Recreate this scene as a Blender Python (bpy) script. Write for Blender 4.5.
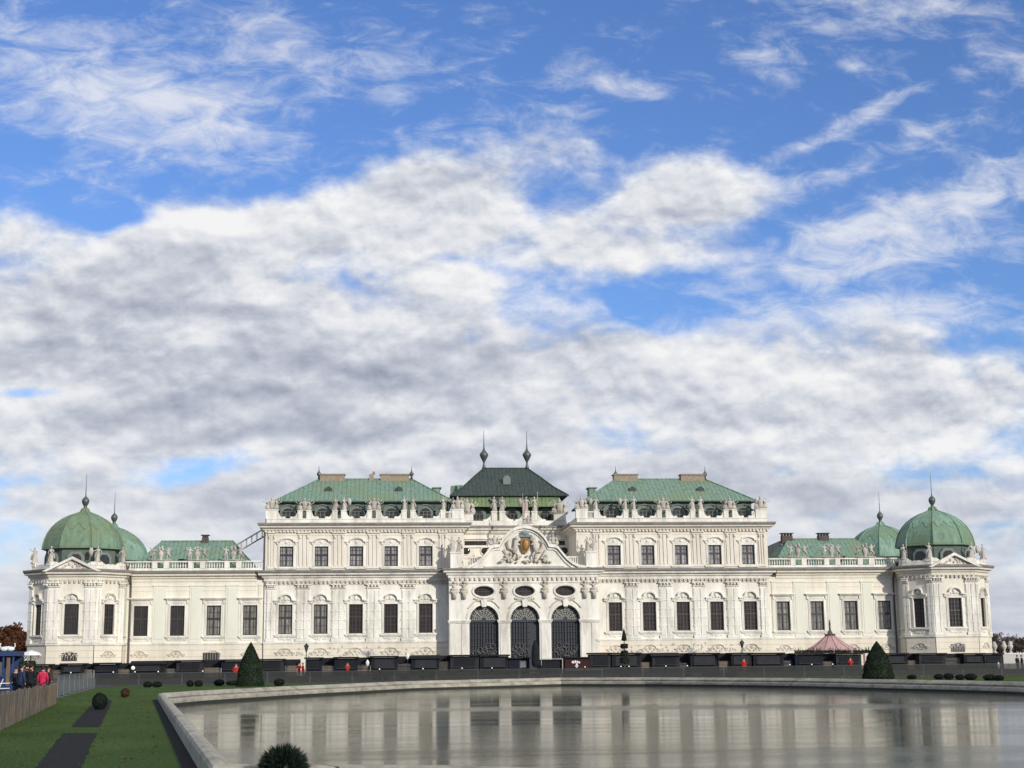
import bpy, bmesh, math, random
from mathutils import Vector, Matrix
for o in list(bpy.data.objects): bpy.data.objects.remove(o)
S = bpy.context.scene
C = S.collection
PI = math.pi
R = math.radians

# ------------------------------------------------------------------ camera
F_PX, PITCH, ROLL, YAW = 1476.472, .1858, -.0107, .0887
CAM = Vector((-19.61, -210.0, 1.6))
fwd = Vector((math.sin(YAW)*math.cos(PITCH), math.cos(YAW)*math.cos(PITCH), math.sin(PITCH)))
r0 = Vector((math.cos(YAW), -math.sin(YAW), 0)); u0 = r0.cross(fwd)
rt = math.cos(ROLL)*r0 + math.sin(ROLL)*u0
up = -math.sin(ROLL)*r0 + math.cos(ROLL)*u0
cd = bpy.data.cameras.new('camera'); cam = bpy.data.objects.new('camera', cd); C.objects.link(cam)
cd.sensor_width = 36; cd.lens = F_PX/1024*36; cd.clip_start = .1; cd.clip_end = 8000
m = Matrix((rt, up, -fwd)).transposed().to_4x4(); m.translation = CAM
cam.matrix_world = m
S.camera = cam
def ray(x, y): return fwd + rt*((x-512)/F_PX) - up*((y-384)/F_PX)
def onY(x, y, Y):            # pixel -> point on a vertical plane at depth Y
    d = ray(x, y); t = (Y-CAM.y)/d.y; return CAM + d*t
def onZ(x, y, Z=0.0):        # pixel -> point on a level plane
    d = ray(x, y); t = (Z-CAM.z)/d.z; return CAM + d*t

# ------------------------------------------------------------------ light
SUN_AZ, SUN_EL = 30.0, 19.0      # to the right of the viewer, behind him
sdir = Vector((math.sin(R(SUN_AZ))*math.cos(R(SUN_EL)), -math.cos(R(SUN_AZ))*math.cos(R(SUN_EL)), math.sin(R(SUN_EL))))
sd = bpy.data.lights.new('sun', 'SUN'); sd.energy = 3.55; sd.angle = R(.6); sd.color = (1, .94, .84)
sun = bpy.data.objects.new('sun', sd); C.objects.link(sun)
sun.rotation_euler = (-sdir).to_track_quat('-Z', 'Y').to_euler(); sun.location = (80, -100, 80)
S.view_settings.view_transform = 'Standard'; S.view_settings.look = 'None'
S.view_settings.gamma = 1; S.view_settings.exposure = 0.0

W = bpy.data.worlds.new('World'); W.cycles.sampling_method = 'MANUAL'; W.cycles.sample_map_resolution = 256; S.world = W; W.use_nodes = True
nt = W.node_tree; N = nt.nodes; L = nt.links
for n in list(N): N.remove(n)
def nd(t, **k):
    n = N.new(t)
    for a, b in k.items(): setattr(n, a, b)
    return n
def setin(s, v):
    if isinstance(v, bpy.types.NodeSocket): L.new(v, s)
    else: s.default_value = v
def M_(op, a, b=None, c=None, clamp=False):
    n = nd('ShaderNodeMath', operation=op); n.use_clamp = clamp
    setin(n.inputs[0], a)
    if b is not None: setin(n.inputs[1], b)
    if c is not None: setin(n.inputs[2], c)
    return n.outputs[0]
def SS(v, a, b, lo=0., hi=1.):
    n = nd('ShaderNodeMapRange', interpolation_type='SMOOTHSTEP')
    setin(n.inputs[0], v); n.inputs[1].default_value = a; n.inputs[2].default_value = b
    n.inputs[3].default_value = lo; n.inputs[4].default_value = hi
    return n.outputs[0]
def comb(x, y, z=0.):
    n = nd('ShaderNodeCombineXYZ'); setin(n.inputs[0], x); setin(n.inputs[1], y); setin(n.inputs[2], z); return n.outputs[0]
def noise(vec, scale, detail=8, rough=.55, lac=2.0, dist=0.):
    n = nd('ShaderNodeTexNoise'); n.noise_dimensions = '3D'
    L.new(vec, n.inputs['Vector']); n.inputs['Scale'].default_value = scale
    n.inputs['Detail'].default_value = detail; n.inputs['Roughness'].default_value = rough
    n.inputs['Lacunarity'].default_value = lac; n.inputs['Distortion'].default_value = dist
    return n.outputs['Fac']
def mixc(f, a, b):
    n = nd('ShaderNodeMix', data_type='RGBA'); n.clamp_factor = True
    setin(n.inputs[0], f); setin(n.inputs[6], a); setin(n.inputs[7], b); return n.outputs[2]
tc = nd('ShaderNodeTexCoord'); sx = nd('ShaderNodeSeparateXYZ'); L.new(tc.outputs['Generated'], sx.inputs[0])
dx, dy, dz = sx.outputs
ady = M_('MAXIMUM', M_('ABSOLUTE', dy), .12)
U = M_('DIVIDE', dx, ady); V = M_('DIVIDE', M_('MAXIMUM', dz, 0.0), ady)     # heading and height above the horizon
UV = comb(U, V)
dzc = M_('ADD', M_('MAXIMUM', dz, 0.0), .10)
PX = M_('DIVIDE', dx, dzc); PY = M_('DIVIDE', dy, dzc)
CP = comb(PX, PY, 0.)                                                  # where the line of sight meets the cloud deck
def uvof(x, y):
    d = ray(x, y); return d.x/d.y, d.z/d.y
def field(blobs):
    # soft tilted ellipses of cloud: (x, y, half width, half height, tilt, weight), sizes in the photo's degrees * 25.8
    tot = None
    for (x, y, a, b, ang, w) in blobs:
        u, v = uvof(x, y)
        mp = nd('ShaderNodeMapping', vector_type='TEXTURE')
        L.new(UV, mp.inputs[0]); mp.inputs['Location'].default_value = (u, v, 0)
        mp.inputs['Rotation'].default_value = (0, 0, R(ang)); mp.inputs['Scale'].default_value = (a/F_PX, b/F_PX, 1)
        ln = nd('ShaderNodeVectorMath', operation='LENGTH'); L.new(mp.outputs[0], ln.inputs[0])
        s = SS(ln.outputs['Value'], 0., 1., w, 0.)
        tot = s if tot is None else M_('ADD', tot, s)
    return tot
# broad cloud cover
cover = field([
 (512,640,1500,330,0,.80), (820,455,560,75,0,.22), (500,500,600,60,0,.25), (300,400,700,150,0,.5), (250,330,560,170,4,.55), (600,230,330,85,10,.40), (60,300,300,120,0,.4),
 (220,235,190,60,6,.62), (430,195,230,70,14,.6), (690,190,120,62,0,.55), (850,385,480,90,-3,.6), (560,150,120,45,0,.22),
 (700,252,200,32,3,.3), (20,225,100,50,0,.35), (900,330,260,30,3,.2),
 (215,462,120,30,14,-.50), (30,392,90,14,0,-.4), (470,262,90,14,-12,-.2), (95,215,75,24,-14,-.35), (210,330,40,26,20,-.25), (650,310,70,30,-25,-.5), (810,288,190,24,0,-.45), (135,215,50,18,-20,-.3), (560,383,140,8,0,-.25), (640,365,60,8,0,-.2)])
cover = M_('ADD', cover, SS(V, .52, .95, 0., .55))  # extra cloud high overhead, out of view, added to whiten the fill light
cirrus = field([(80,70,240,100,-12,.50), (200,125,240,85,-6,.42), (300,50,250,75,-22,.34), (430,60,120,40,-25,.15),
 (600,82,110,30,-8,.42), (770,55,100,30,3,.30), (900,12,200,46,6,.42), (1010,50,80,70,0,.34), (480,10,90,20,0,.1),
 (850,122,165,17,27,.46), (780,195,190,30,22,.34), (960,200,280,50,20,.62), (820,235,190,30,16,.42), (880,315,320,36,4,.6), (940,250,260,34,8,.4), (520,130,120,50,10,.3), (800,275,240,40,6,.35), (720,330,160,30,0,.3), (930,130,120,30,22,.3), (100,160,140,40,10,.2)])
# thick, grey bodies of cloud
dark = field([(140,345,420,70,-3,.5), (330,392,520,75,3,.66), (300,290,130,34,8,-.35), (50,270,130,45,0,-.3), (440,320,120,28,0,-.25), (500,330,300,80,0,.35), (590,240,220,45,4,.5), (200,262,150,26,0,.35),
 (690,210,100,30,0,.3), (620,480,900,60,0,.5), (930,520,460,95,0,.8), (990,610,330,90,0,.8), (500,560,900,60,0,.3), (60,600,260,60,0,.5), (100,430,300,60,0,.5)])
wv = nd('ShaderNodeVectorMath', operation='ADD')
wn = nd('ShaderNodeTexNoise'); L.new(CP, wn.inputs['Vector']); wn.inputs['Scale'].default_value = .9; wn.inputs['Detail'].default_value = 3
sc_ = nd('ShaderNodeVectorMath', operation='SCALE'); L.new(wn.outputs['Color'], sc_.inputs[0]); sc_.inputs['Scale'].default_value = .55
L.new(CP, wv.inputs[0]); L.new(sc_.outputs[0], wv.inputs[1])
def shift(vec, x, y, z=0.):
    n = nd('ShaderNodeVectorMath', operation='ADD'); L.new(vec, n.inputs[0]); n.inputs[1].default_value = (x, y, z); return n.outputs[0]
WP = wv.outputs[0]
n1 = noise(WP, 1.9, 8, .54)
n1s = noise(shift(WP, .02, .15), 1.9, 5, .5)        # the same deck a little higher up: gives tops their light
UVm = nd('ShaderNodeMapping'); L.new(UV, UVm.inputs[0]); UVm.inputs['Scale'].default_value = (1, 1.5, 1); UVw = UVm.outputs[0]
big = noise(UVw, 15., 8, .55, dist=.15)
bigs = noise(shift(UVw, .004, .02), 15., 4, .5, dist=.15)
puf = noise(UVw, 40., 6, .6, dist=.3)
pufs = noise(shift(UVw, .002, .008), 40., 4, .55, dist=.3)
mp2 = nd('ShaderNodeMapping'); L.new(UV, mp2.inputs[0]); mp2.inputs['Rotation'].default_value = (0, 0, R(-16)); mp2.inputs['Scale'].default_value = (1, 2.2, 1)
n2 = noise(mp2.outputs[0], 24., 10, .66, dist=.5)
def cen(x, k): return M_('MULTIPLY', M_('SUBTRACT', x, .5), k)
base = M_('ADD', cen(n1, .75), cen(big, .95))
dens = M_('ADD', M_('ADD', cover, base), cen(puf, .35))
a_low = SS(dens, .08, .54)
wisp = M_('ADD', M_('ADD', cirrus, cen(n2, 1.7)), cen(big, .6))
a_hi = M_('MULTIPLY', SS(wisp, .0, .95), .85)
thick = SS(dens, .3, 1.1)
grad = M_('ADD', M_('MULTIPLY', M_('SUBTRACT', n1, n1s), 1.5), M_('ADD', M_('MULTIPLY', M_('SUBTRACT', big, bigs), 1.9), M_('MULTIPLY', M_('SUBTRACT', puf, pufs), 1.0)))
shade = M_('ADD', M_('MULTIPLY', dark, M_('ADD', M_('MULTIPLY', thick, .42), .12)), M_('MULTIPLY', thick, .22))
shade = M_('SUBTRACT', M_('ADD', shade, .04), M_('MULTIPLY', grad, SS(V, .03, .17, .45, 1.15)))
mrs = nd('ShaderNodeMapRange'); L.new(shade, mrs.inputs[0]); mrs.inputs[1].default_value = -.30; mrs.inputs[2].default_value = 1.05; shade = mrs.outputs[0]
rmp = nd('ShaderNodeValToRGB'); L.new(shade, rmp.inputs[0]); el = rmp.color_ramp.elements
while len(el) < 4: el.new(.5)
for e_, (p_, c_) in zip(el, ((0., (.96, .96, .97)), (.25, (.80, .82, .865)), (.55, (.58, .615, .70)), (1., (.33, .37, .47)))): e_.position = p_; e_.color = (*c_, 1)
sc10 = nd('ShaderNodeVectorMath', operation='SCALE'); L.new(rmp.outputs[0], sc10.inputs[0]); sc10.inputs['Scale'].default_value = 9.4
ccol = sc10.outputs[0]
sky = nd('ShaderNodeTexSky', sky_type='NISHITA'); sky.sun_disc = False
sky.sun_elevation = R(SUN_EL); sky.sun_rotation = R(180-SUN_AZ); sky.air_density = 1.0; sky.dust_density = .6; sky.ozone_density = 2.0
tint = nd('ShaderNodeMix', data_type='RGBA', blend_type='MULTIPLY'); tint.inputs[0].default_value = 1
L.new(sky.outputs[0], tint.inputs[6]); tint.inputs[7].default_value = (.80, 1.04, 1.55, 1)
col = mixc(a_hi, tint.outputs[2], (8.2, 8.35, 8.8, 1))
col = mixc(a_low, col, ccol)
bg = nd('ShaderNodeBackground'); L.new(col, bg.inputs[0]); bg.inputs[1].default_value = .1
ow = nd('ShaderNodeOutputWorld'); L.new(bg.outputs[0], ow.inputs[0])

# ------------------------------------------------------------------ materials
def mat(name, build):
    mt = bpy.data.materials.new(name); mt.use_nodes = True
    t = mt.node_tree; b = t.nodes['Principled BSDF']
    build(t, b); return mt
def tn(t, typ, **k):
    n = t.nodes.new(typ)
    for a, v in k.items(): setattr(n, a, v)
    return n
def coords(t, scale=(1, 1, 1), kind='Object'):
    c = tn(t, 'ShaderNodeTexCoord'); mp = tn(t, 'ShaderNodeMapping'); mp.inputs['Scale'].default_value = scale
    t.links.new(c.outputs[kind], mp.inputs[0]); return mp.outputs[0]
def geo(t, scale=(1, 1, 1)):     # position in the place, so copies do not repeat their stains
    c = tn(t, 'ShaderNodeNewGeometry'); mp = tn(t, 'ShaderNodeMapping'); mp.inputs['Scale'].default_value = scale
    t.links.new(c.outputs['Position'], mp.inputs[0]); return mp.outputs[0]
def nz(t, v, s, d=6, r=.6):
    n = tn(t, 'ShaderNodeTexNoise'); t.links.new(v, n.inputs['Vector']); n.inputs['Scale'].default_value = s
    n.inputs['Detail'].default_value = d; n.inputs['Roughness'].default_value = r; return n.outputs['Fac']
def ramp(t, f, stops):
    r = tn(t, 'ShaderNodeValToRGB'); t.links.new(f, r.inputs[0]); e = r.color_ramp.elements
    while len(e) < len(stops): e.new(.5)
    for i, (p, c) in enumerate(stops): e[i].position = p; e[i].color = (*c, 1)
    return r.outputs[0]
def mx(t, f, a, b, mode='MIX'):
    n = tn(t, 'ShaderNodeMix', data_type='RGBA', blend_type=mode)
    for s, v in ((n.inputs[0], f), (n.inputs[6], a), (n.inputs[7], b)):
        if isinstance(v, bpy.types.NodeSocket): t.links.new(v, s)
        elif isinstance(v, tuple): s.default_value = (*v, 1)
        else: s.default_value = v
    return n.outputs[2]
def bump(t, b, h, dist=.02, st=1.):
    n = tn(t, 'ShaderNodeBump'); n.inputs['Distance'].default_value = dist; n.inputs['Strength'].default_value = st
    t.links.new(h, n.inputs['Height']); t.links.new(n.outputs[0], b.inputs['Normal'])
def simple(name, c1, c2=None, s=2., rough=.8, bmp=0, metal=0., zs=1.):
    def f(t, b):
        g = geo(t, (1, 1, zs)); n = nz(t, g, s)
        c = ramp(t, n, [(.3, c1), (.7, c2 or tuple(x*.8 for x in c1))])
        t.links.new(c, b.inputs['Base Color']); b.inputs['Roughness'].default_value = rough; b.inputs['Metallic'].default_value = metal
        if rough >= .7: b.inputs['Specular IOR Level'].default_value = .12
        if bmp: bump(t, b, nz(t, g, s*4), bmp)
    return mat(name, f)
def stucco(name, base, dirt, amt=.35, band=None):
    def f(t, b):
        big = nz(t, geo(t, (.5, .5, .12)), 1.1, 8, .65); fine = nz(t, geo(t, (3, 3, .35)), 1.4, 6, .7)
        f1 = ramp(t, big, [(.42, (0, 0, 0)), (.78, (amt,)*3)]); f2 = ramp(t, fine, [(.5, (0, 0, 0)), (.85, (amt,)*3)])
        c = mx(t, f1, base, dirt); c = mx(t, f2, c, dirt)
        t.links.new(c, b.inputs['Base Color']); b.inputs['Roughness'].default_value = .9
        h = nz(t, geo(t), 5, 4)
        if band:
            g = tn(t, 'ShaderNodeNewGeometry'); sp = tn(t, 'ShaderNodeSeparateXYZ'); t.links.new(g.outputs['Position'], sp.inputs[0])
            mo = tn(t, 'ShaderNodeMath', operation='PINGPONG'); t.links.new(sp.outputs[2], mo.inputs[0]); mo.inputs[1].default_value = band
            st = tn(t, 'ShaderNodeMath', operation='GREATER_THAN'); t.links.new(mo.outputs[0], st.inputs[0]); st.inputs[1].default_value = .03
            bump(t, b, st.outputs[0], .03)
        else: bump(t, b, h, .012)
    return mat(name, f)
M = {}
M['stucco'] = stucco('stucco', (.76, .73, .65), (.33, .29, .235), .65)
M['stucco_up'] = stucco('stucco_up', (.70, .65, .56), (.36, .31, .24), .45)
M['stucco_wing'] = stucco('stucco_wing', (.75, .70, .58), (.38, .34, .27), .45)
M['stucco_green'] = stucco('stucco_green', (.68, .665, .56), (.44, .42, .34), .3)
M['trim'] = stucco('trim', (.77, .74, .66), (.30, .27, .22), .8)
M['socle'] = stucco('socle', (.70, .64, .52), (.40, .35, .27), .5, .45)
M['tower_wall'] = stucco('tower_wall', (.70, .655, .55), (.36, .33, .27), .5)
M['cornice_lead'] = simple('cornice_lead', (.16, .15, .14), (.26, .24, .22), 1.5, .6)
M['statue'] = stucco('statue', (.50, .46, .40), (.13, .115, .10), .85)
M['ornament'] = stucco('ornament', (.56, .51, .43), (.2, .175, .14), .7)
def patina(name, a, b_, c_, seam=.62, olive=.5):
    def f(t, b):
        n = nz(t, geo(t, (2.2, 2.2, .35)), .9, 8, .68); big = nz(t, geo(t, (.25, .25, .3)), 1., 4, .6)
        c = ramp(t, n, [(.32, b_), (.5, a), (.72, tuple(x*1.25 for x in a))])
        f2 = ramp(t, big, [(olive-.1, (0, 0, 0)), (olive+.14, (1, 1, 1))])
        c = mx(t, f2, c, c_)
        fine = nz(t, geo(t, (6, 6, 1.2)), 1.2, 6, .7); c = mx(t, ramp(t, fine, [(.5, (0, 0, 0)), (.9, (.55,)*3)]), c, b_)
        b.inputs['Roughness'].default_value = .62; b.inputs['Specular IOR Level'].default_value = .3
        g = tn(t, 'ShaderNodeNewGeometry'); sp = tn(t, 'ShaderNodeSeparateXYZ'); t.links.new(g.outputs['Position'], sp.inputs[0])
        if seam:
            mo = tn(t, 'ShaderNodeMath', operation='PINGPONG'); t.links.new(sp.outputs[0], mo.inputs[0]); mo.inputs[1].default_value = seam/2
            lt = tn(t, 'ShaderNodeMath', operation='LESS_THAN'); t.links.new(mo.outputs[0], lt.inputs[0]); lt.inputs[1].default_value = .045
            c = mx(t, lt.outputs[0], c, mx(t, .5, c, b_)); bump(t, b, lt.outputs[0], .06)
        t.links.new(c, b.inputs['Base Color'])
    return mat(name, f)
M['copper'] = patina('copper', (.155, .245, .19), (.08, .13, .10), (.175, .23, .135), olive=.55)
M['copper_dome_olive'] = patina('copper_dome_olive', (.15, .235, .16), (.07, .115, .08), (.155, .195, .11), 0, .50)
M['copper_dome'] = patina('copper_dome', (.15, .25, .18), (.07, .12, .085), (.15, .21, .12), 0, .50)
M['copper_rear'] = patina('copper_rear', (.18, .29, .22), (.09, .15, .115), (.13, .2, .135), 0, .6)
M['copper_dark'] = patina('copper_dark', (.040, .058, .052), (.018, .026, .024), (.045, .066, .052), .62, .6)
M['copper_band'] = patina('copper_band', (.15, .215, .12), (.05, .08, .045), (.16, .20, .08), .62, .45)
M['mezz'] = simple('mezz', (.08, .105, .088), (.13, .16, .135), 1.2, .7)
M['dormer'] = simple('dormer', (.13, .16, .14), (.19, .22, .19), 2, .7)
def glassm(name, c, rough=.08):
    def f(t, b):
        n = nz(t, geo(t, (1.2, 1.2, .5)), 1.3, 4); cc = ramp(t, n, [(.35, c), (.55, tuple(x*1.5 for x in c)), (.75, tuple(x*3 for x in c))])
        t.links.new(cc, b.inputs['Base Color']); b.inputs['Roughness'].default_value = rough
        bump(t, b, nz(t, geo(t), .9, 2), .02)
    return mat(name, f)
M['glass'] = glassm('glass', (.020, .017, .016))
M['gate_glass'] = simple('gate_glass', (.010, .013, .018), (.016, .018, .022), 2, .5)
M['shutter'] = glassm('shutter', (.020, .013, .012), .25)
M['curtain'] = glassm('curtain', (.13, .125, .11), .15)
M['glass_up'] = glassm('glass_up', (.17, .165, .17), .15)
M['lunette_glass'] = glassm('lunette_glass', (.03, .035, .035), .2)
M['frame_dark'] = simple('frame_dark', (.022, .014, .013), (.035, .024, .02), 3, .5)
M['frame_brown'] = simple('frame_brown', (.048, .034, .031), (.03, .023, .02), 3, .5)
M['frame_pale'] = simple('frame_pale', (.33, .33, .29), (.22, .22, .2), 3, .5)
M['iron'] = simple('iron', (.012, .018, .028), (.02, .026, .036), 4, .6)
M['iron_grey'] = simple('iron_grey', (.10, .098, .09), (.05, .048, .044), 6, .5)
M['pipe'] = simple('pipe', (.055, .04, .04), (.09, .07, .06), 3, .6)
M['metal_finial'] = simple('metal_finial', (.07, .085, .08), (.12, .13, .12), 4, .45, metal=.4)
M['chimney'] = simple('chimney', (.33, .27, .20), (.22, .18, .14), 3, .9)
M['brick_dark'] = simple('brick_dark', (.075, .06, .055), (.11, .09, .08), 3, .9)
M['gold'] = simple('gold', (.26, .14, .035), (.15, .08, .02), 5, .45, metal=.35)
M['bluegrey'] = simple('bluegrey', (.25, .28, .30), (.17, .19, .2), 4, .7)
M['hut'] = simple('hut', (.011, .012, .015), (.018, .019, .022), 1.5, .75)
M['hut_grey'] = simple('hut_grey', (.024, .026, .032), (.034, .036, .040), 1.5, .75)
M['hut_navy'] = simple('hut_navy', (.008, .010, .022), (.012, .015, .03), 1.5, .7)
M['hut_maroon'] = simple('hut_maroon', (.045, .016, .018), (.03, .012, .012), 1.5, .7)
M['roof_felt'] = simple('roof_felt', (.012, .013, .015), (.022, .022, .024), 2, .8)
def woodm(name, a, c, zs=.15, s=5):
    def f(t, b):
        n = nz(t, geo(t, (s, s, zs*s)), 1., 6, .7); t.links.new(ramp(t, n, [(.38, a), (.62, c)]), b.inputs['Base Color']); b.inputs['Roughness'].default_value = .85
        bump(t, b, n, .01)
    return mat(name, f)
M['wood'] = woodm('wood', (.05, .036, .026), (.10, .075, .055))
M['wood_dark'] = woodm('wood_dark', (.03, .023, .018), (.06, .045, .036))
M['plank'] = woodm('plank', (.05, .04, .03), (.15, .12, .09), .2, 7)
M['plank_new'] = woodm('plank_new', (.17, .115, .065), (.11, .075, .045), .2, 7)
M['white'] = simple('white', (.75, .75, .72), (.6, .6, .57), 3, .5)
M['white_wall'] = stucco('white_wall', (.46, .44, .41), (.3, .28, .25), .4)
M['blue'] = simple('blue', (.010, .028, .10), (.016, .04, .13), 2, .5)
M['pinkroof'] = simple('pinkroof', (.46, .30, .29), (.38, .23, .22), 1.5, .7)
M['pinkcloth'] = simple('pinkcloth', (.55, .03, .09), (.42, .02, .06), 6, .8)
M['redcloth'] = simple('redcloth', (.42, .025, .02), (.3, .02, .02), 6, .8)
M['darkcloth'] = simple('darkcloth', (.012, .013, .016), (.02, .02, .024), 6, .9)
M['bluecloth'] = simple('bluecloth', (.02, .03, .06), (.03, .04, .08), 6, .9)
M['skin'] = simple('skin', (.46, .27, .19), (.42, .24, .17), 8, .6)
M['hair'] = simple('hair', (.02, .014, .01), (.035, .025, .018), 20, .7)
M['bark'] = woodm('bark', (.05, .04, .032), (.10, .08, .062), .3, 8)
M['pole'] = simple('pole', (.012, .014, .014), (.02, .02, .02), 3, .5)
def leafm(name, a, c, rough=.7, s=3.):
    def f(t, b):
        n = nz(t, geo(t), s, 5, .7); t.links.new(ramp(t, n, [(.3, a), (.7, c)]), b.inputs['Base Color']); b.inputs['Roughness'].default_value = rough
        b.inputs['Specular IOR Level'].default_value = .25
    return mat(name, f)
M['yew'] = leafm('yew', (.010, .019, .010), (.018, .032, .014))
M['yew_ball'] = leafm('yew_ball', (.006, .013, .009), (.016, .028, .018), .5, 30)
M['box_leaf'] = leafm('box_leaf', (.005, .009, .006), (.010, .016, .009), s=6)
M['red_leaf'] = leafm('red_leaf', (.035, .018, .012), (.06, .03, .018), s=6)
M['autumn'] = leafm('autumn', (.24, .095, .04), (.40, .17, .07), s=.8)
M['autumn_brown'] = leafm('autumn_brown', (.055, .034, .028), (.09, .06, .045), s=.8)
M['poplar'] = leafm('poplar', (.04, .045, .02), (.07, .065, .03))
M['silver_twig'] = simple('silver_twig', (.5, .5, .5), (.35, .35, .36), 4, .6)
def globe(t, b):
    b.inputs['Base Color'].default_value = (.9, .88, .8, 1); b.inputs['Roughness'].default_value = .3
    b.inputs['Emission Color'].default_value = (1, .93, .8, 1); b.inputs['Emission Strength'].default_value = .2
M['globe'] = mat('globe', globe)
def meshm(t, b):                       # woven scrim on the barriers: half open
    b.inputs['Base Color'].default_value = (.018, .02, .018, 1); b.inputs['Roughness'].default_value = .8
    g = geo(t); n = nz(t, g, 2.5, 4); r = ramp(t, n, [(.3, (.78,)*3), (.7, (.93,)*3)]); t.links.new(r, b.inputs['Alpha'])
M['scrim'] = mat('scrim', meshm)
def meshl(t, b):
    b.inputs['Base Color'].default_value = (.17, .19, .20, 1); b.inputs['Roughness'].default_value = .6; b.inputs['Alpha'].default_value = .55
M['scrim_light'] = mat('scrim_light', meshl)
M['galv'] = simple('galv', (.13, .135, .135), (.09, .095, .095), 5, .45, metal=.5)
def stonem(t, b):
    g = geo(t); n = nz(t, geo(t, (1, 1, 3)), .9, 9, .72); n2 = nz(t, g, 6, 6, .7)
    c = ramp(t, n, [(.34, (.17, .155, .12)), (.52, (.33, .305, .245)), (.7, (.44, .41, .335))])
    c = mx(t, ramp(t, n2, [(.48, (0, 0, 0)), (.75, (.55,)*3)]), c, (.17, .155, .125))
    sp = tn(t, 'ShaderNodeSeparateXYZ'); t.links.new(tn(t, 'ShaderNodeNewGeometry').outputs['Position'], sp.inputs[0])
    lt = tn(t, 'ShaderNodeMath', operation='LESS_THAN'); t.links.new(sp.outputs[2], lt.inputs[0]); lt.inputs[1].default_value = -.17
    c = mx(t, lt.outputs[0], c, (.018, .018, .014))           # weed-blackened band at the waterline
    jx = tn(t, 'ShaderNodeMath', operation='MULTIPLY_ADD'); t.links.new(sp.outputs[0], jx.inputs[0]); jx.inputs[1].default_value = .83; t.links.new(sp.outputs[1], jx.inputs[2])
    pp = tn(t, 'ShaderNodeMath', operation='PINGPONG'); t.links.new(jx.outputs[0], pp.inputs[0]); pp.inputs[1].default_value = .95
    jl = tn(t, 'ShaderNodeMath', operation='LESS_THAN'); t.links.new(pp.outputs[0], jl.inputs[0]); jl.inputs[1].default_value = .012
    c = mx(t, jl.outputs[0], c, (.05, .045, .035))           # mortar joints between the slabs
    t.links.new(c, b.inputs['Base Color']); b.inputs['Roughness'].default_value = .85; bump(t, b, n2, .02)
M['coping'] = mat('coping', stonem)
def stonel(t, b):
    stonem(t, b)
M['coping_clean'] = stucco('coping_clean', (.50, .48, .42), (.26, .24, .2), .4)
def grassm(t, b):
    g = geo(t, (1, .35, 1)); n = nz(t, g, .35, 8, .65); f = nz(t, geo(t, (1, .25, 1)), 14, 6, .75)
    c = ramp(t, n, [(.3, (.036, .068, .013)), (.5, (.052, .092, .017)), (.7, (.078, .118, .024))])
    c = mx(t, ramp(t, f, [(.35, (0, 0, 0)), (.75, (.5,)*3)]), c, (.026, .042, .010))
    t.links.new(c, b.inputs['Base Color']); b.inputs['Roughness'].default_value = .95; b.inputs['Specular IOR Level'].default_value = .1
    bump(t, b, f, .05)
M['grass'] = mat('grass', grassm)
M['dry_leaf'] = leafm('dry_leaf', (.05, .03, .015), (.10, .06, .03))
M['blade'] = leafm('blade', (.040, .068, .014), (.060, .092, .020), .9, 5)
M['gravel'] = simple('gravel', (.075, .068, .06), (.055, .05, .045), 3, .95, .02)
M['soil'] = simple('soil', (.013, .013, .014), (.026, .025, .025), 5, .95, .04)
M['asphalt'] = simple('asphalt', (.05, .05, .05), (.07, .068, .065), .3, .95)
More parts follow.
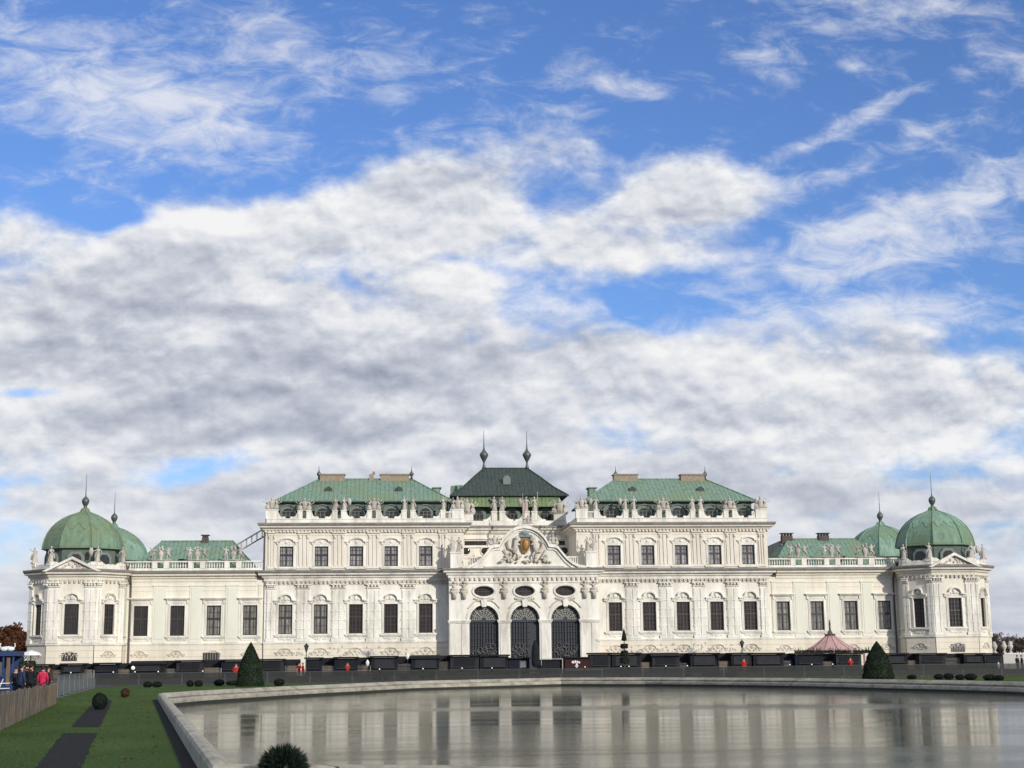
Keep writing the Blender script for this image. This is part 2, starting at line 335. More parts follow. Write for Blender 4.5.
def waterm(t, b):
    b.inputs['Base Color'].default_value = (.020, .021, .014, 1); b.inputs['Roughness'].default_value = .012; b.inputs['IOR'].default_value = 1.33
    g1 = nz(t, geo(t, (.30, 1.7, 1)), 3.4, 6, .65); g2 = nz(t, geo(t, (.16, .9, 1)), .7, 3, .5)
    st = nz(t, geo(t, (.05, .35, 1)), 1., 4, .6)
    s = ramp(t, st, [(.4, (.35,)*3), (.62, (1,)*3)])
    a = tn(t, 'ShaderNodeMath', operation='MULTIPLY'); t.links.new(g1, a.inputs[0]); t.links.new(s, a.inputs[1])
    a2 = tn(t, 'ShaderNodeMath', operation='ADD'); t.links.new(a.outputs[0], a2.inputs[0]); t.links.new(g2, a2.inputs[1])
    g0 = tn(t, 'ShaderNodeNewGeometry'); sp = tn(t, 'ShaderNodeSeparateXYZ'); t.links.new(g0.outputs['Position'], sp.inputs[0])
    ya = tn(t, 'ShaderNodeMath', operation='MULTIPLY_ADD'); t.links.new(sp.outputs[0], ya.inputs[0]); ya.inputs[1].default_value = .16; t.links.new(sp.outputs[1], ya.inputs[2])
    wob = tn(t, 'ShaderNodeMath', operation='MULTIPLY_ADD'); t.links.new(g2, wob.inputs[0]); wob.inputs[1].default_value = 5.; t.links.new(ya.outputs[0], wob.inputs[2])
    df = tn(t, 'ShaderNodeMath', operation='SUBTRACT'); t.links.new(wob.outputs[0], df.inputs[0]); df.inputs[1].default_value = -149.
    ab = tn(t, 'ShaderNodeMath', operation='ABSOLUTE'); t.links.new(df.outputs[0], ab.inputs[0])
    mr = tn(t, 'ShaderNodeMapRange', interpolation_type='SMOOTHSTEP'); t.links.new(ab.outputs[0], mr.inputs[0]); mr.inputs[1].default_value = .6; mr.inputs[2].default_value = 4.5; mr.inputs[3].default_value = 5.; mr.inputs[4].default_value = 1.
    # open water towards the near side is a little more ruffled by the breeze
    nr = tn(t, 'ShaderNodeMapRange'); t.links.new(sp.outputs[1], nr.inputs[0]); nr.inputs[1].default_value = -165; nr.inputs[2].default_value = -190; nr.inputs[3].default_value = 1.; nr.inputs[4].default_value = 3.
    pm = tn(t, 'ShaderNodeMath', operation='MULTIPLY'); t.links.new(mr.outputs[0], pm.inputs[0]); t.links.new(nr.outputs[0], pm.inputs[1])
    a3 = tn(t, 'ShaderNodeMath', operation='MULTIPLY'); t.links.new(a2.outputs[0], a3.inputs[0]); t.links.new(pm.outputs[0], a3.inputs[1])
    bump(t, b, a3.outputs[0], .0034); b.inputs['Specular IOR Level'].default_value = .20
    df_ = tn(t, 'ShaderNodeBsdfDiffuse'); df_.inputs[0].default_value = (.085, .09, .07, 1); ms = tn(t, 'ShaderNodeMixShader'); ms.inputs[0].default_value = .27      # silt and film in the water, added to dim its reflection
    t.links.new(b.outputs[0], ms.inputs[1]); t.links.new(df_.outputs[0], ms.inputs[2]); t.links.new(ms.outputs[0], t.nodes['Material Output'].inputs[0])
M['water'] = mat('water', waterm)

# ------------------------------------------------------------------ mesh helpers
class MB:
    def __init__(s): s.v = []; s.f = []; s.x = Matrix.Identity(4)
    def add(s, vs, fs):
        k = len(s.v); s.v += [s.x @ Vector(v) for v in vs]; s.f += [tuple(k+i for i in f) for f in fs]; return s
    def box(s, x0, x1, y0, y1, z0, z1):
        vs = [(x, y, z) for z in (z0, z1) for x, y in ((x0, y0), (x1, y0), (x1, y1), (x0, y1))]
        return s.add(vs, [(3, 2, 1, 0), (4, 5, 6, 7), (0, 1, 5, 4), (1, 2, 6, 5), (2, 3, 7, 6), (3, 0, 4, 7)])
    def quad(s, *p): return s.add(p, [tuple(range(len(p)))])
    def prism_xz(s, poly, y0, y1):          # poly (x,z) anticlockwise seen from -Y
        n = len(poly); vs = [(x, y0, z) for x, z in poly]+[(x, y1, z) for x, z in poly]
        return s.add(vs, [tuple(range(n)), tuple(range(2*n-1, n-1, -1))]+[(i, n+i, n+(i+1) % n, (i+1) % n) for i in range(n)])
    def prism_xy(s, poly, z0, z1):
        n = len(poly); vs = [(x, y, z0) for x, y in poly]+[(x, y, z1) for x, y in poly]
        return s.add(vs, [tuple(range(n-1, -1, -1)), tuple(range(n, 2*n))]+[(i, (i+1) % n, n+(i+1) % n, n+i) for i in range(n)])
    def lathe(s, prof, cx=0, cy=0, n=16, cz=0, ph=0., sq=1.):
        vs = []; fs = []; m = len(prof)
        for r, z in prof:
            for k in range(n):
                a = 2*PI*(k+ph)/n; vs.append((cx+r*math.cos(a), cy+r*sq*math.sin(a), cz+z))
        for i in range(m-1):
            for k in range(n): fs.append((i*n+k, i*n+(k+1) % n, (i+1)*n+(k+1) % n, (i+1)*n+k))
        fs += [tuple(range(n-1, -1, -1)), tuple((m-1)*n+k for k in range(n))]
        return s.add(vs, fs)
    def tube(s, pts, r, n=6, r1=None):
        pts = [Vector(p) for p in pts]; vs = []; fs = []; m = len(pts)
        for i, p in enumerate(pts):
            d = (pts[min(i+1, m-1)]-pts[max(i-1, 0)]).normalized()
            a = d.orthogonal().normalized() if i == 0 else (a - d*a.dot(d)).normalized()
            b = d.cross(a); rr = r + ((r1-r)*i/(m-1) if r1 is not None else 0)
            for k in range(n):
                t = 2*PI*k/n; vs.append(p+(a*math.cos(t)+b*math.sin(t))*rr)
        for i in range(m-1):
            for k in range(n): fs.append((i*n+k, i*n+(k+1) % n, (i+1)*n+(k+1) % n, (i+1)*n+k))
        fs += [tuple(range(n-1, -1, -1)), tuple((m-1)*n+k for k in range(n))]
        return s.add(vs, fs)
    def ball(s, c, rx, ry=None, rz=None, n=10, m=7, jit=0, rnd=None):
        ry = ry or rx; rz = rz or rx; vs = []; fs = []
        for i in range(m+1):
            t = PI*i/m
            for k in range(n):
                a = 2*PI*k/n; j = 1+(rnd.uniform(-jit, jit) if jit else 0)
                vs.append((c[0]+rx*j*math.sin(t)*math.cos(a), c[1]+ry*j*math.sin(t)*math.sin(a), c[2]-rz*j*math.cos(t)))
        for i in range(m):
            for k in range(n): fs.append((i*n+k, i*n+(k+1) % n, (i+1)*n+(k+1) % n, (i+1)*n+k))
        return s.add(vs, fs)
    def sweep(s, path, prof, closed=False):   # prof (out,z), out = to the right of the path's direction
        n = len(path); m = len(prof); vs = []; fs = []
        P = [Vector(p) for p in path]
        for i, p in enumerate(P):
            if closed: a, b = P[i-1], P[(i+1) % n]
            else: a, b = P[max(i-1, 0)], P[min(i+1, n-1)]
            d1 = (p-a).normalized() if (p-a).length > 1e-9 else (b-p).normalized()
            d2 = (b-p).normalized() if (b-p).length > 1e-9 else d1
            n1 = Vector((d1.y, -d1.x)); n2 = Vector((d2.y, -d2.x)); mm = (n1+n2).normalized(); k = 1/max(.3, mm.dot(n1))
            for o, z in prof: q = p+mm*(o*k); vs.append((q.x, q.y, z))
        for i in range(n if closed else n-1):
            j = (i+1) % n
            for k in range(m): fs.append((i*m+k, i*m+(k+1) % m, j*m+(k+1) % m, j*m+k))
        if not closed: fs += [tuple(range(m)), tuple((n-1)*m+k for k in range(m-1, -1, -1))]
        return s.add(vs, fs)
    def wall(s, x0, x1, z0, z1, holes=(), y=0., th=.4):    # front at y facing -Y, rectangular openings with reveals
        xs = sorted({x0, x1, *[h[0] for h in holes], *[h[1] for h in holes]}); zs = sorted({z0, z1, *[h[2] for h in holes], *[h[3] for h in holes]})
        for i in range(len(xs)-1):
            for j in range(len(zs)-1):
                cx, cz = (xs[i]+xs[i+1])/2, (zs[j]+zs[j+1])/2
                if any(h[0] < cx < h[1] and h[2] < cz < h[3] for h in holes): continue
                s.quad((xs[i], y, zs[j]), (xs[i+1], y, zs[j]), (xs[i+1], y, zs[j+1]), (xs[i], y, zs[j+1]))
        for a, b, c, d in holes:
            q = y+th
            s.quad((a, y, c), (a, q, c), (b, q, c), (b, y, c)); s.quad((a, y, d), (b, y, d), (b, q, d), (a, q, d))
            s.quad((a, y, c), (a, y, d), (a, q, d), (a, q, c)); s.quad((b, y, c), (b, q, c), (b, q, d), (b, y, d))
        return s
    def mesh(s, name, mt=None, smooth=False):
        me = bpy.data.meshes.new(name); me.from_pydata([tuple(v) for v in s.v], [], s.f)
        if mt: me.materials.append(M[mt] if isinstance(mt, str) else mt)
        bm = bmesh.new(); bm.from_mesh(me); bmesh.ops.recalc_face_normals(bm, faces=bm.faces); bm.to_mesh(me); bm.free()
        if smooth:
            for p in me.polygons: p.use_smooth = True
        return me
    def build(s, name, mt, parent=None, smooth=False, mw=None):
        o = bpy.data.objects.new(name, s.mesh(name, mt, smooth)); C.objects.link(o)
        if mw is not None: o.matrix_local = mw
        if parent: o.parent = parent
        return o
def tag(o, label, cat, group=None):
    o['label'] = label; o['category'] = cat
    if group: o['group'] = group
    return o
def thing(name, label, cat, loc=(0, 0, 0), rz=0, group=None):
    o = bpy.data.objects.new(name, None); C.objects.link(o); o.location = loc; o.rotation_euler = (0, 0, rz); o.empty_display_size = .3
    return tag(o, label, cat, group)
def struct(o, kind='structure'): o['kind'] = kind; return o
def put(name, me, parent=None, mw=None):
    o = bpy.data.objects.new(name, me); C.objects.link(o)
    if mw is not None: o.matrix_local = mw
    if parent: o.parent = parent
    return o
def copy_tree(o, parent=None):
    c = o.copy(); C.objects.link(c); c.parent = parent
    for ch in list(o.children): copy_tree(ch, c)
    return c
def T(x, y, z, rz=0, s=1): return Matrix.Translation((x, y, z)) @ Matrix.Rotation(rz, 4, 'Z') @ Matrix.Scale(s, 4)

# ------------------------------------------------------------------ the setting
def sheet(name, outer, holes, z, mt):
    bm = bmesh.new(); es = []
    for loop in [outer]+list(holes):
        vs = [bm.verts.new((p[0], p[1], z)) for p in loop]
        es += [bm.edges.new((vs[i], vs[(i+1) % len(vs)])) for i in range(len(vs))]
    bmesh.ops.triangle_fill(bm, edges=es, use_beauty=True)
    bmesh.ops.recalc_face_normals(bm, faces=bm.faces)
    me = bpy.data.meshes.new(name); bm.to_mesh(me); bm.free()
    for p in me.polygons:
        if p.normal.z < 0: p.flip()
    me.materials.append(M[mt]); o = bpy.data.objects.new(name, me); C.objects.link(o); return o
def offset(poly, d):              # ccw polygon, d > 0 grows
    out = []; n = len(poly)
    for i in range(n):
        a, p, b = Vector(poly[i-1]), Vector(poly[i]), Vector(poly[(i+1) % n])
        d1, d2 = (p-a).normalized(), (b-p).normalized(); n1, n2 = Vector((d1.y, -d1.x)), Vector((d2.y, -d2.x))
        mm = (n1+n2).normalized(); q = p+mm*(d/max(.4, mm.dot(n1))); out.append((q.x, q.y))
    return out
def g2(x, y, z=.3): p = onZ(x, y, z); return (p.x, p.y)
rim = [g2(211, 766), (-18.6, -190.9), (-15, -194.0), (-8, -197.5), (32, -197.5), (36, -160), (24, -146), g2(1060, 683.6), g2(1023, 682), g2(960, 680.8), g2(890, 679.8),
       g2(815, 678.6), g2(740, 678), g2(650, 677.6), g2(560, 677.8), g2(496, 679.3), g2(408, 681.3), g2(355, 683.6), g2(288, 686.4), g2(192, 691.2), g2(158, 693.6)]
grid = sheet('ground', [(-2500, -1500), (2500, -1500), (2500, 3000), (-2500, 3000)], [offset(rim, -.12)], 0, 'gravel'); struct(grid)
lawn_out = [(-21.5, -222), g2(-40, 761, 0), g2(-14, 737.5, 0), g2(55, 704, 0), g2(57, 698, 0), g2(94, 688, 0), (-40, -87.0), (62, -87.0), (62, -150), (45, -222)]
lawn = sheet('lawn', lawn_out, [offset(rim, .24)], .006, 'grass'); struct(lawn)
soil = sheet('soil_strip', offset(rim, .26), [offset(rim, -.1)], .003, 'soil'); struct(soil)
PTH = []
def path(name, pts):
    PTH.append([g2(x, y, 0) for x, y in pts])
    q = [g2(x, y, 0) for x, y in pts]; rr = random.Random(len(q)); out = []
    for i in range(len(q)):
        a, b = Vector(q[i]), Vector(q[(i+1) % len(q)]); n = max(1, int((b-a).length/.22))
        for j in range(n): p = a.lerp(b, j/n); out.append((p.x+rr.uniform(-.035, .035), p.y+rr.uniform(-.05, .05)))
    o = sheet(name, out, [], .012, 'soil'); struct(o)
path('path', [(20, 788), (72, 788), (97, 733.5), (63, 733.5)])
path('path', [(71, 727.5), (99.5, 727.5), (109, 708), (112, 700), (98, 700), (89, 708)])
wt = sheet('water', offset(rim, -.45), [], -.30, 'water'); struct(wt)
bed = sheet('pool_floor', offset(rim, -.2), [], -1.4, 'soil'); struct(bed)
mb = MB(); mb.sweep(rim, [(0, -.6), (0, .24), (-.03, .30), (-.12, .32), (-.20, .30), (-.38, .17), (-.39, .11), (-.33, .09), (-.33, .05), (-.50, .04), (-.55, -.0), (-.57, -.1), (-.57, -1.3), (-.3, -1.3)], closed=True)
tag(mb.build('pool_rim', 'coping'), 'weathered pale stone coping running round the whole water basin', 'pool rim')
def inside(p, poly):
    c = False; n = len(poly)
    for i in range(n):
        x1, y1 = poly[i]; x2, y2 = poly[(i+1) % n]
        if (y1 > p[1]) != (y2 > p[1]) and p[0] < (x2-x1)*(p[1]-y1)/(y2-y1)+x1: c = not c
    return c
inpool = offset(rim, .3)
def inside_ok(x, y): return inside((x, y), lawn_out) and not inside((x, y), inpool)
rl = random.Random(9); mb = MB(); n = 0
edge = offset(rim, .55)
while n < 150:
    x, y = rl.uniform(-37, -19), rl.uniform(-192, -110); nearrim = rl.random() < .6
    if nearrim: t_ = rl.random(); a_, b_ = Vector(edge[-1]), Vector(edge[0]); p_ = a_.lerp(b_, t_); x, y = p_.x-abs(rl.gauss(0, .5)), p_.y
    if inside_ok(x, y): n += 1; r_ = rl.uniform(.02, .05); a_ = rl.uniform(0, 6.3); mb.quad((x-r_*math.cos(a_), y-r_*math.sin(a_), .02), (x+r_*math.sin(a_)*.6, y-r_*math.cos(a_)*.6, .045), (x+r_*math.cos(a_), y+r_*math.sin(a_), .02), (x-r_*math.sin(a_)*.6, y+r_*math.cos(a_)*.6, .03))
o = mb.build('fallen_leaves', 'dry_leaf'); o['kind'] = 'stuff'; o['label'] = 'dry fallen leaves scattered on the lawn along the stone rim'; o['category'] = 'leaves'
# a few lengths of grass blades where the lawn comes close
rnd = random.Random(5); mb = MB(); nb = 0
inpool = offset(rim, .5)
while nb < 7500:
    d = 16+rnd.random()**2.2*70; y = -210+d; x = rnd.uniform(-37, -19)
    if not inside((x, y), lawn_out) or inside((x, y), inpool): continue
    if any(inside((x, y), q) for q in PTH): continue
    nb += 1; h = rnd.uniform(.015, .035); w = .006*(1+d/20); a = rnd.uniform(0, PI); lx, ly = rnd.uniform(-.03, .03), rnd.uniform(-.03, .03)
    mb.quad((x-w*math.cos(a), y-w*math.sin(a), .004), (x+w*math.cos(a), y+w*math.sin(a), .004), (x+lx, y+ly, h))
o = mb.build('grass', 'blade'); o['kind'] = 'stuff'; o['label'] = 'short dark green grass blades on the lawn beside the basin'; o['category'] = 'grass'

# ------------------------------------------------------------------ the palace
pal = thing('palace', 'long white baroque palace with green copper roofs and four corner domes behind the basin', 'palace')
ZS, ZC = 4.5, 13.4            # sill line, springing of the main cornice
def ribbon(curve, th):        # closed polygon: the curve and the curve dropped by th
    return [(x, z-th) for x, z in curve]+[(x, z) for x, z in reversed(curve)]
def eyebrow(w, flat, rise, n=10):
    pts = [(-w, 0), (-w+flat*.6, .02), (-w+flat, .12)]
    a = w-flat
    for i in range(n+1):
        t = PI*(1-i/n); pts.append((a*.86*math.cos(t), .12+(rise-.12)*math.sin(t)**.8))
    return pts+[(w-flat, .12), (w-flat*.6, .02), (w, 0)]
def window_meshes(kind):
    d = {}; s = MB(); f = MB()
    if kind in ('main', 'main_curtain', 'tower'): w, h = .95, 4.06
    elif kind == 'wing': w, h = .97, 4.12
    else: w, h = .94, 2.8
    fw = .30
    for (a, b, e) in ((w, w+fw, .10), (w+.03, w+.12, .15)):
        s.box(-b, -a, -e, .0, -.0, h+fw); s.box(a, b, -e, .0, 0, h+fw)
    s.box(-w, w, -.09, 0, h, h+fw-.02)
    s.box(-w-.62, w+.62, -.30, 0, -.24, -.06); s.box(-w-.5, w+.5, -.2, 0, -.40, -.24)
    if kind in ('main', 'main_curtain', 'tower'):
        W_ = 1.62; cv = [(x, z+h+.62) for x, z in eyebrow(W_, .62, .92)]
        s.prism_xz(ribbon(cv, .20), -.48, 0); s.prism_xz(ribbon([(x*.93, z-.17) for x, z in cv], .13), -.30, 0)
        s.prism_xz([(-1.25, h+.3), (1.25, h+.3), (1.2, h+.68), (.8, h+.9), (0, h+1.3), (-.8, h+.9), (-1.2, h+.68)], -.07, 0)
        s.ball((0, -.12, h+.86), .30, .16, .34, 10, 6); s.ball((-.45, -.1, h+.66), .2, .1, .16, 8, 5); s.ball((.45, -.1, h+.66), .2, .1, .16, 8, 5)
        for sx_ in (-1, 1):
            s.box(sx_*1.5-.09, sx_*1.5+.09, -.32, 0, h+.15, h+.46)
            s.ball((sx_*1.28, -.16, h+.25), .16, .12, .22, 8, 5)
        s.prism_xz([(-1.1, -.4), (-.75, -.78), (-.3, -.72), (0, -.92), (.3, -.72), (.75, -.78), (1.1, -.4)], -.08, 0)
    elif kind == 'wing':
        s.box(-1.72, 1.72, -.52, 0, h+.95, h+1.08); s.box(-1.6, 1.6, -.38, 0, h+.84, h+.95); s.box(-1.5, 1.5, -.24, 0, h+.74, h+.84)
        s.box(-1.35, 1.35, -.05, 0, h+.3, h+.74); s.box(-.9, .9, -.10, 0, h+.40, h+.64)
        for sx_ in (-1, 1):
            s.box(sx_*1.38-.12, sx_*1.38+.12, -.22, 0, h+.28, h+.74); s.box(sx_*1.52-.06, sx_*1.52+.06, -.05, 0, -.2, h+.2)
            s.box(sx_*1.1-.16, sx_*1.1+.16, -.14, 0, -.62, -.4)
        s.box(-1.05, 1.05, -.06, 0, -.68, -.4)
    else:
        cv = [(x, z+h+.72) for x, z in eyebrow(1.62, .55, .52)]
        s.prism_xz(ribbon(cv, .15), -.34, 0); s.prism_xz(ribbon([(x*.94, z-.14) for x, z in cv], .10), -.2, 0)
        s.prism_xz([(-.95, h+.3), (.95, h+.3), (.9, h+.62), (.5, h+.9), (0, h+1.0), (-.5, h+.9), (-.9, h+.62)], -.06, 0)
        s.ball((0, -.08, h+.62), .26, .12, .22, 8, 5)
        for sx_ in (-1, 1): s.ball((sx_*1.3, -.12, h+.5), .14, .12, .26, 8, 5)
    y0, y1 = .16, .22
    f.box(-w+.003, -w+.11, y0, y1, .003, h-.003); f.box(w-.11, w-.003, y0, y1, .003, h-.003); f.box(-w+.11, w-.11, y0, y1, .003, .12); f.box(-w+.11, w-.11, y0, y1, h-.12, h-.003)
    if kind in ('main', 'tower'):
        for i in (1, 2, 3): x = -w+2*w*i/4; f.box(x-.03-(.03 if i == 2 else 0), x+.03+(.03 if i == 2 else 0), y0+.01, y1-.005, .12, h-.12)
        for j in range(1, 7): z = h*j/7; f.box(-w+.11, w-.11, y0+.017, y1-.012, z-.028-(.05 if j == 4 else 0), z+.028+(.05 if j == 4 else 0))
    else:
        f.box(-.09, .09, y0-.01, y1-.005, .12, h-.12); zc = h*.56 if kind != 'up' else h*.58; f.box(-w+.11, w-.11, y0+.012, y1-.012, zc-.12, zc+.12)
        for x in (-w*.55, w*.55): f.box(x-.018, x+.018, y0+.014, y1-.014, .12, h-.12)
        for z in ((h*.28, h*.78) if kind != 'up' else (h*.3, h*.8)): f.box(-w+.11, w-.11, y0+.018, y1-.018, z-.018, z+.018)
    p = MB(); p.quad((-w, .30, 0), (w, .30, 0), (w, .30, h), (-w, .30, h))
    return w, h, s, f, p
WM = {}
for kd, gm, fm in (('main', 'shutter', 'frame_brown'), ('main_curtain', 'curtain', 'frame_dark'), ('wing', 'curtain', 'frame_dark'), ('wing_dark', 'glass', 'frame_brown'), ('up', 'glass_up', 'frame_dark'), ('tower', 'glass', 'frame_brown')):
    w, h, s, f, p = window_meshes('wing' if kd == 'wing_dark' else kd)
    WM[kd] = (w, h, s.mesh('window', 'trim'), f.mesh('window_frame', fm), p.mesh('pane', gm))
def window(kind, mw):
    w, h, s, f, p = WM[kind]
    o = put('window', s, pal, mw); put('window_frame', f, o); put('pane', p, o)
MX = [13.45+4.88*k for k in range(5)]; WX = [37.86+4.98*k for k in range(4)]
ZL, ZW, ZU = 5.67, 5.58, 15.0
# --- walls
YW = .35                      # the low wings stand a little back
for s in (-1, 1):
    hol = [(s*x-.95, s*x+.95, ZL, ZL+4.06) for x in MX]; a, b = sorted((s*8.05, s*35.9))
    mb = MB(); mb.wall(a, b, ZS, 13.0, hol); mb.build('wall', 'stucco', pal)
    mb = MB(); mb.wall(a, b, 14.5, 20.2, [(s*x-.94, s*x+.94, ZU, ZU+2.8) for x in MX], th=.32)
    mb.box(a+.003, b-.003, .5, 17, 14.5, 20.4)
    mb.build('wall', 'stucco_up', pal)
    mb = MB(); mb.box(a, b, .45, 17, 0, 14.4); mb.build('wall', 'stucco', pal)
    mb = MB(); mb.wall(a, b, 0, ZS, y=-.12); mb.quad((s*35.9, -.12, 0), (s*35.9, .45, 0), (s*35.9, .45, ZS), (s*35.9, -.12, ZS)); mb.build('plinth', 'socle', pal)
    # returns of the tall block over the wing roof
    mb = MB(); mb.quad((s*35.9, 0, 4.5), (s*35.9, .45, 4.5), (s*35.9, .45, 13.), (s*35.9, 0, 13.)); mb.quad((s*35.9, 0, 14.5), (s*35.9, .5, 14.5), (s*35.9, .5, 20.2), (s*35.9, 0, 20.2))
    mb.quad((s*8.05, 0, 14.5), (s*8.05, .5, 14.5), (s*8.05, .5, 20.2), (s*8.05, 0, 20.2)); mb.build('corner', 'stucco_up', pal)
    a, b = sorted((s*35.9, s*54.7))
    mb = MB(); mb.wall(a, b, ZS, 13.2, [(s*x-.97, s*x+.97, ZW, ZW+4.12) for x in WX], y=YW); mb.build('wall', 'stucco_wing', pal)
    mb = MB(); mb.box(a, b, YW+.45, 17, 0, 14.4); mb.build('wall', 'stucco_wing', pal)
    mb = MB(); mb.wall(a, b, 0, ZS, y=YW-.12); mb.build('plinth', 'socle', pal)
    # sill band
    mb = MB(); a1, b1 = sorted((s*10.6, s*35.95)); mb.box(a1, b1, -.24, 0, 4.42, 4.60); mb.box(a1, b1, -.16, 0, 4.30, 4.42); mb.build('sill_band', 'trim', pal)
    mb = MB(); a1, b1 = sorted((s*35.96, s*54.4)); mb.box(a1, b1, YW-.24, YW, 4.40, 4.56); mb.box(a1, b1, YW-.16, YW, 4.28, 4.40); mb.build('sill_band', 'trim', pal)
    for kx, x in enumerate(MX):
        kd = 'main_curtain' if (s < 0 and kx >= 3) else 'main'
        window(kd, T(s*x, 0, ZL)); window('up', T(s*x, 0, ZU))
    for kx, x in enumerate(WX): window('wing_dark' if (s < 0 and kx >= 2) else 'wing', T(s*x, YW, ZW))
# --- pilasters
pl = MB()
pl.box(-.95, .95, -.10, 0, 0, 7.3); pl.box(-.82, -.12, -.20, -.1, .45, 7.0); pl.box(.12, .82, -.20, -.1, .45, 7.0)
pl.box(-1.0, 1.0, -.26, 0, 0, .42)
for z in (1.7, 2.9, 4.1, 5.3): pl.box(-.98, .98, -.225, 0, z, z+.10)
pl.box(-.98, .98, -.28, 0, 7.3, 7.42); pl.box(-1.1, 1.1, -.42, 0, 7.78, 7.95)
for x in (-.72, -.22, .22, .72): pl.ball((x, -.28, 7.6), .2, .2, .17, 8, 5)
PL = pl.mesh('pilaster', 'trim')
pu = MB()
pu.box(-.95, .95, -.07, 0, -.45, 4.75); pu.box(-1.0, 1.0, -.16, 0, -.45, -.1)
for x in (-.55, .0, .55):
    pu.prism_xz([(x-.13, -.1), (x+.13, -.1), (x+.2, 4.2), (x-.2, 4.2)], -.19, -.07)
pu.box(-.85, .85, -.26, 0, 4.2, 4.34); pu.box(-.95, .95, -.32, 0, 4.5, 4.64)
for x in (-.55, .55): pu.ball((x, -.22, 3.95), .2, .16, .26, 8, 5)
PU = pu.mesh('pilaster', 'stucco_up')
pw = MB(); pw.box(-.88, .88, -.09, 0, 0, 8.0); pw.box(-.62, .62, -.135, 0, .5, 7.5); pw.box(-.98, .98, -.17, 0, 7.75, 7.95)
PW = pw.mesh('pilaster', 'stucco_green')
mids = [(MX[i]+MX[i+1])/2 for i in range(4)]
for s in (-1, 1):
    for x in mids+[MX[4]+2.05]:
        sc = 1 if x < 33 else .62
        put('pilaster', PL, pal, T(s*x, 0, 4.62) @ Matrix.Diagonal((sc, 1, 1, 1))); put('pilaster', PU, pal, T(s*x, 0, 15.15) @ Matrix.Diagonal((sc, 1, 1, 1)))
    put('pilaster', PU, pal, T(s*11.0, 0, 15.15) @ Matrix.Diagonal((.7, 1, 1, 1)))
    for x in [WX[0]-1.95+.6]+[(WX[i]+WX[i+1])/2 for i in range(3)]+[WX[3]+1.35+.4]:
        sc = 1 if WX[0] < x < WX[3] else .3
        put('pilaster', PW, pal, T(s*x, YW, 4.62) @ Matrix.Diagonal((sc, 1, 1, 1)))
# --- plinth ornaments (curled reliefs under each window)
om = MB(); om.prism_xz(ribbon(eyebrow(1.5, .5, .62), .16), -.16, 0)
for x, z, r in ((-.6, -.1, .2), (.6, -.1, .2), (0, .1, .28), (-1.15, -.25, .2), (1.15, -.25, .2), (-.3, -.4, .16), (.3, -.4, .16)): om.ball((x, -.04, z), r, .1, r, 8, 5)
OM = om.mesh('relief', 'ornament')
for s in (-1, 1):
    for x in MX: put('relief', OM, pal, T(s*x, -.12, 3.2, 0, .95))
    for x in WX: put('relief', OM, pal, T(s*x, YW-.12, 3.1, 0, .8))
    for x in mids:
        mb = MB(); rr = random.Random(int(x*7)); 
        for i in range(9):
            mb.ball((rr.uniform(-1.1, 1.1), -.03, rr.uniform(2.5, 4.0)), rr.uniform(.1, .24), .08, rr.uniform(.1, .24), 8, 5)
        mb.build('relief', 'ornament', pal, mw=T(s*x, -.12, 0))
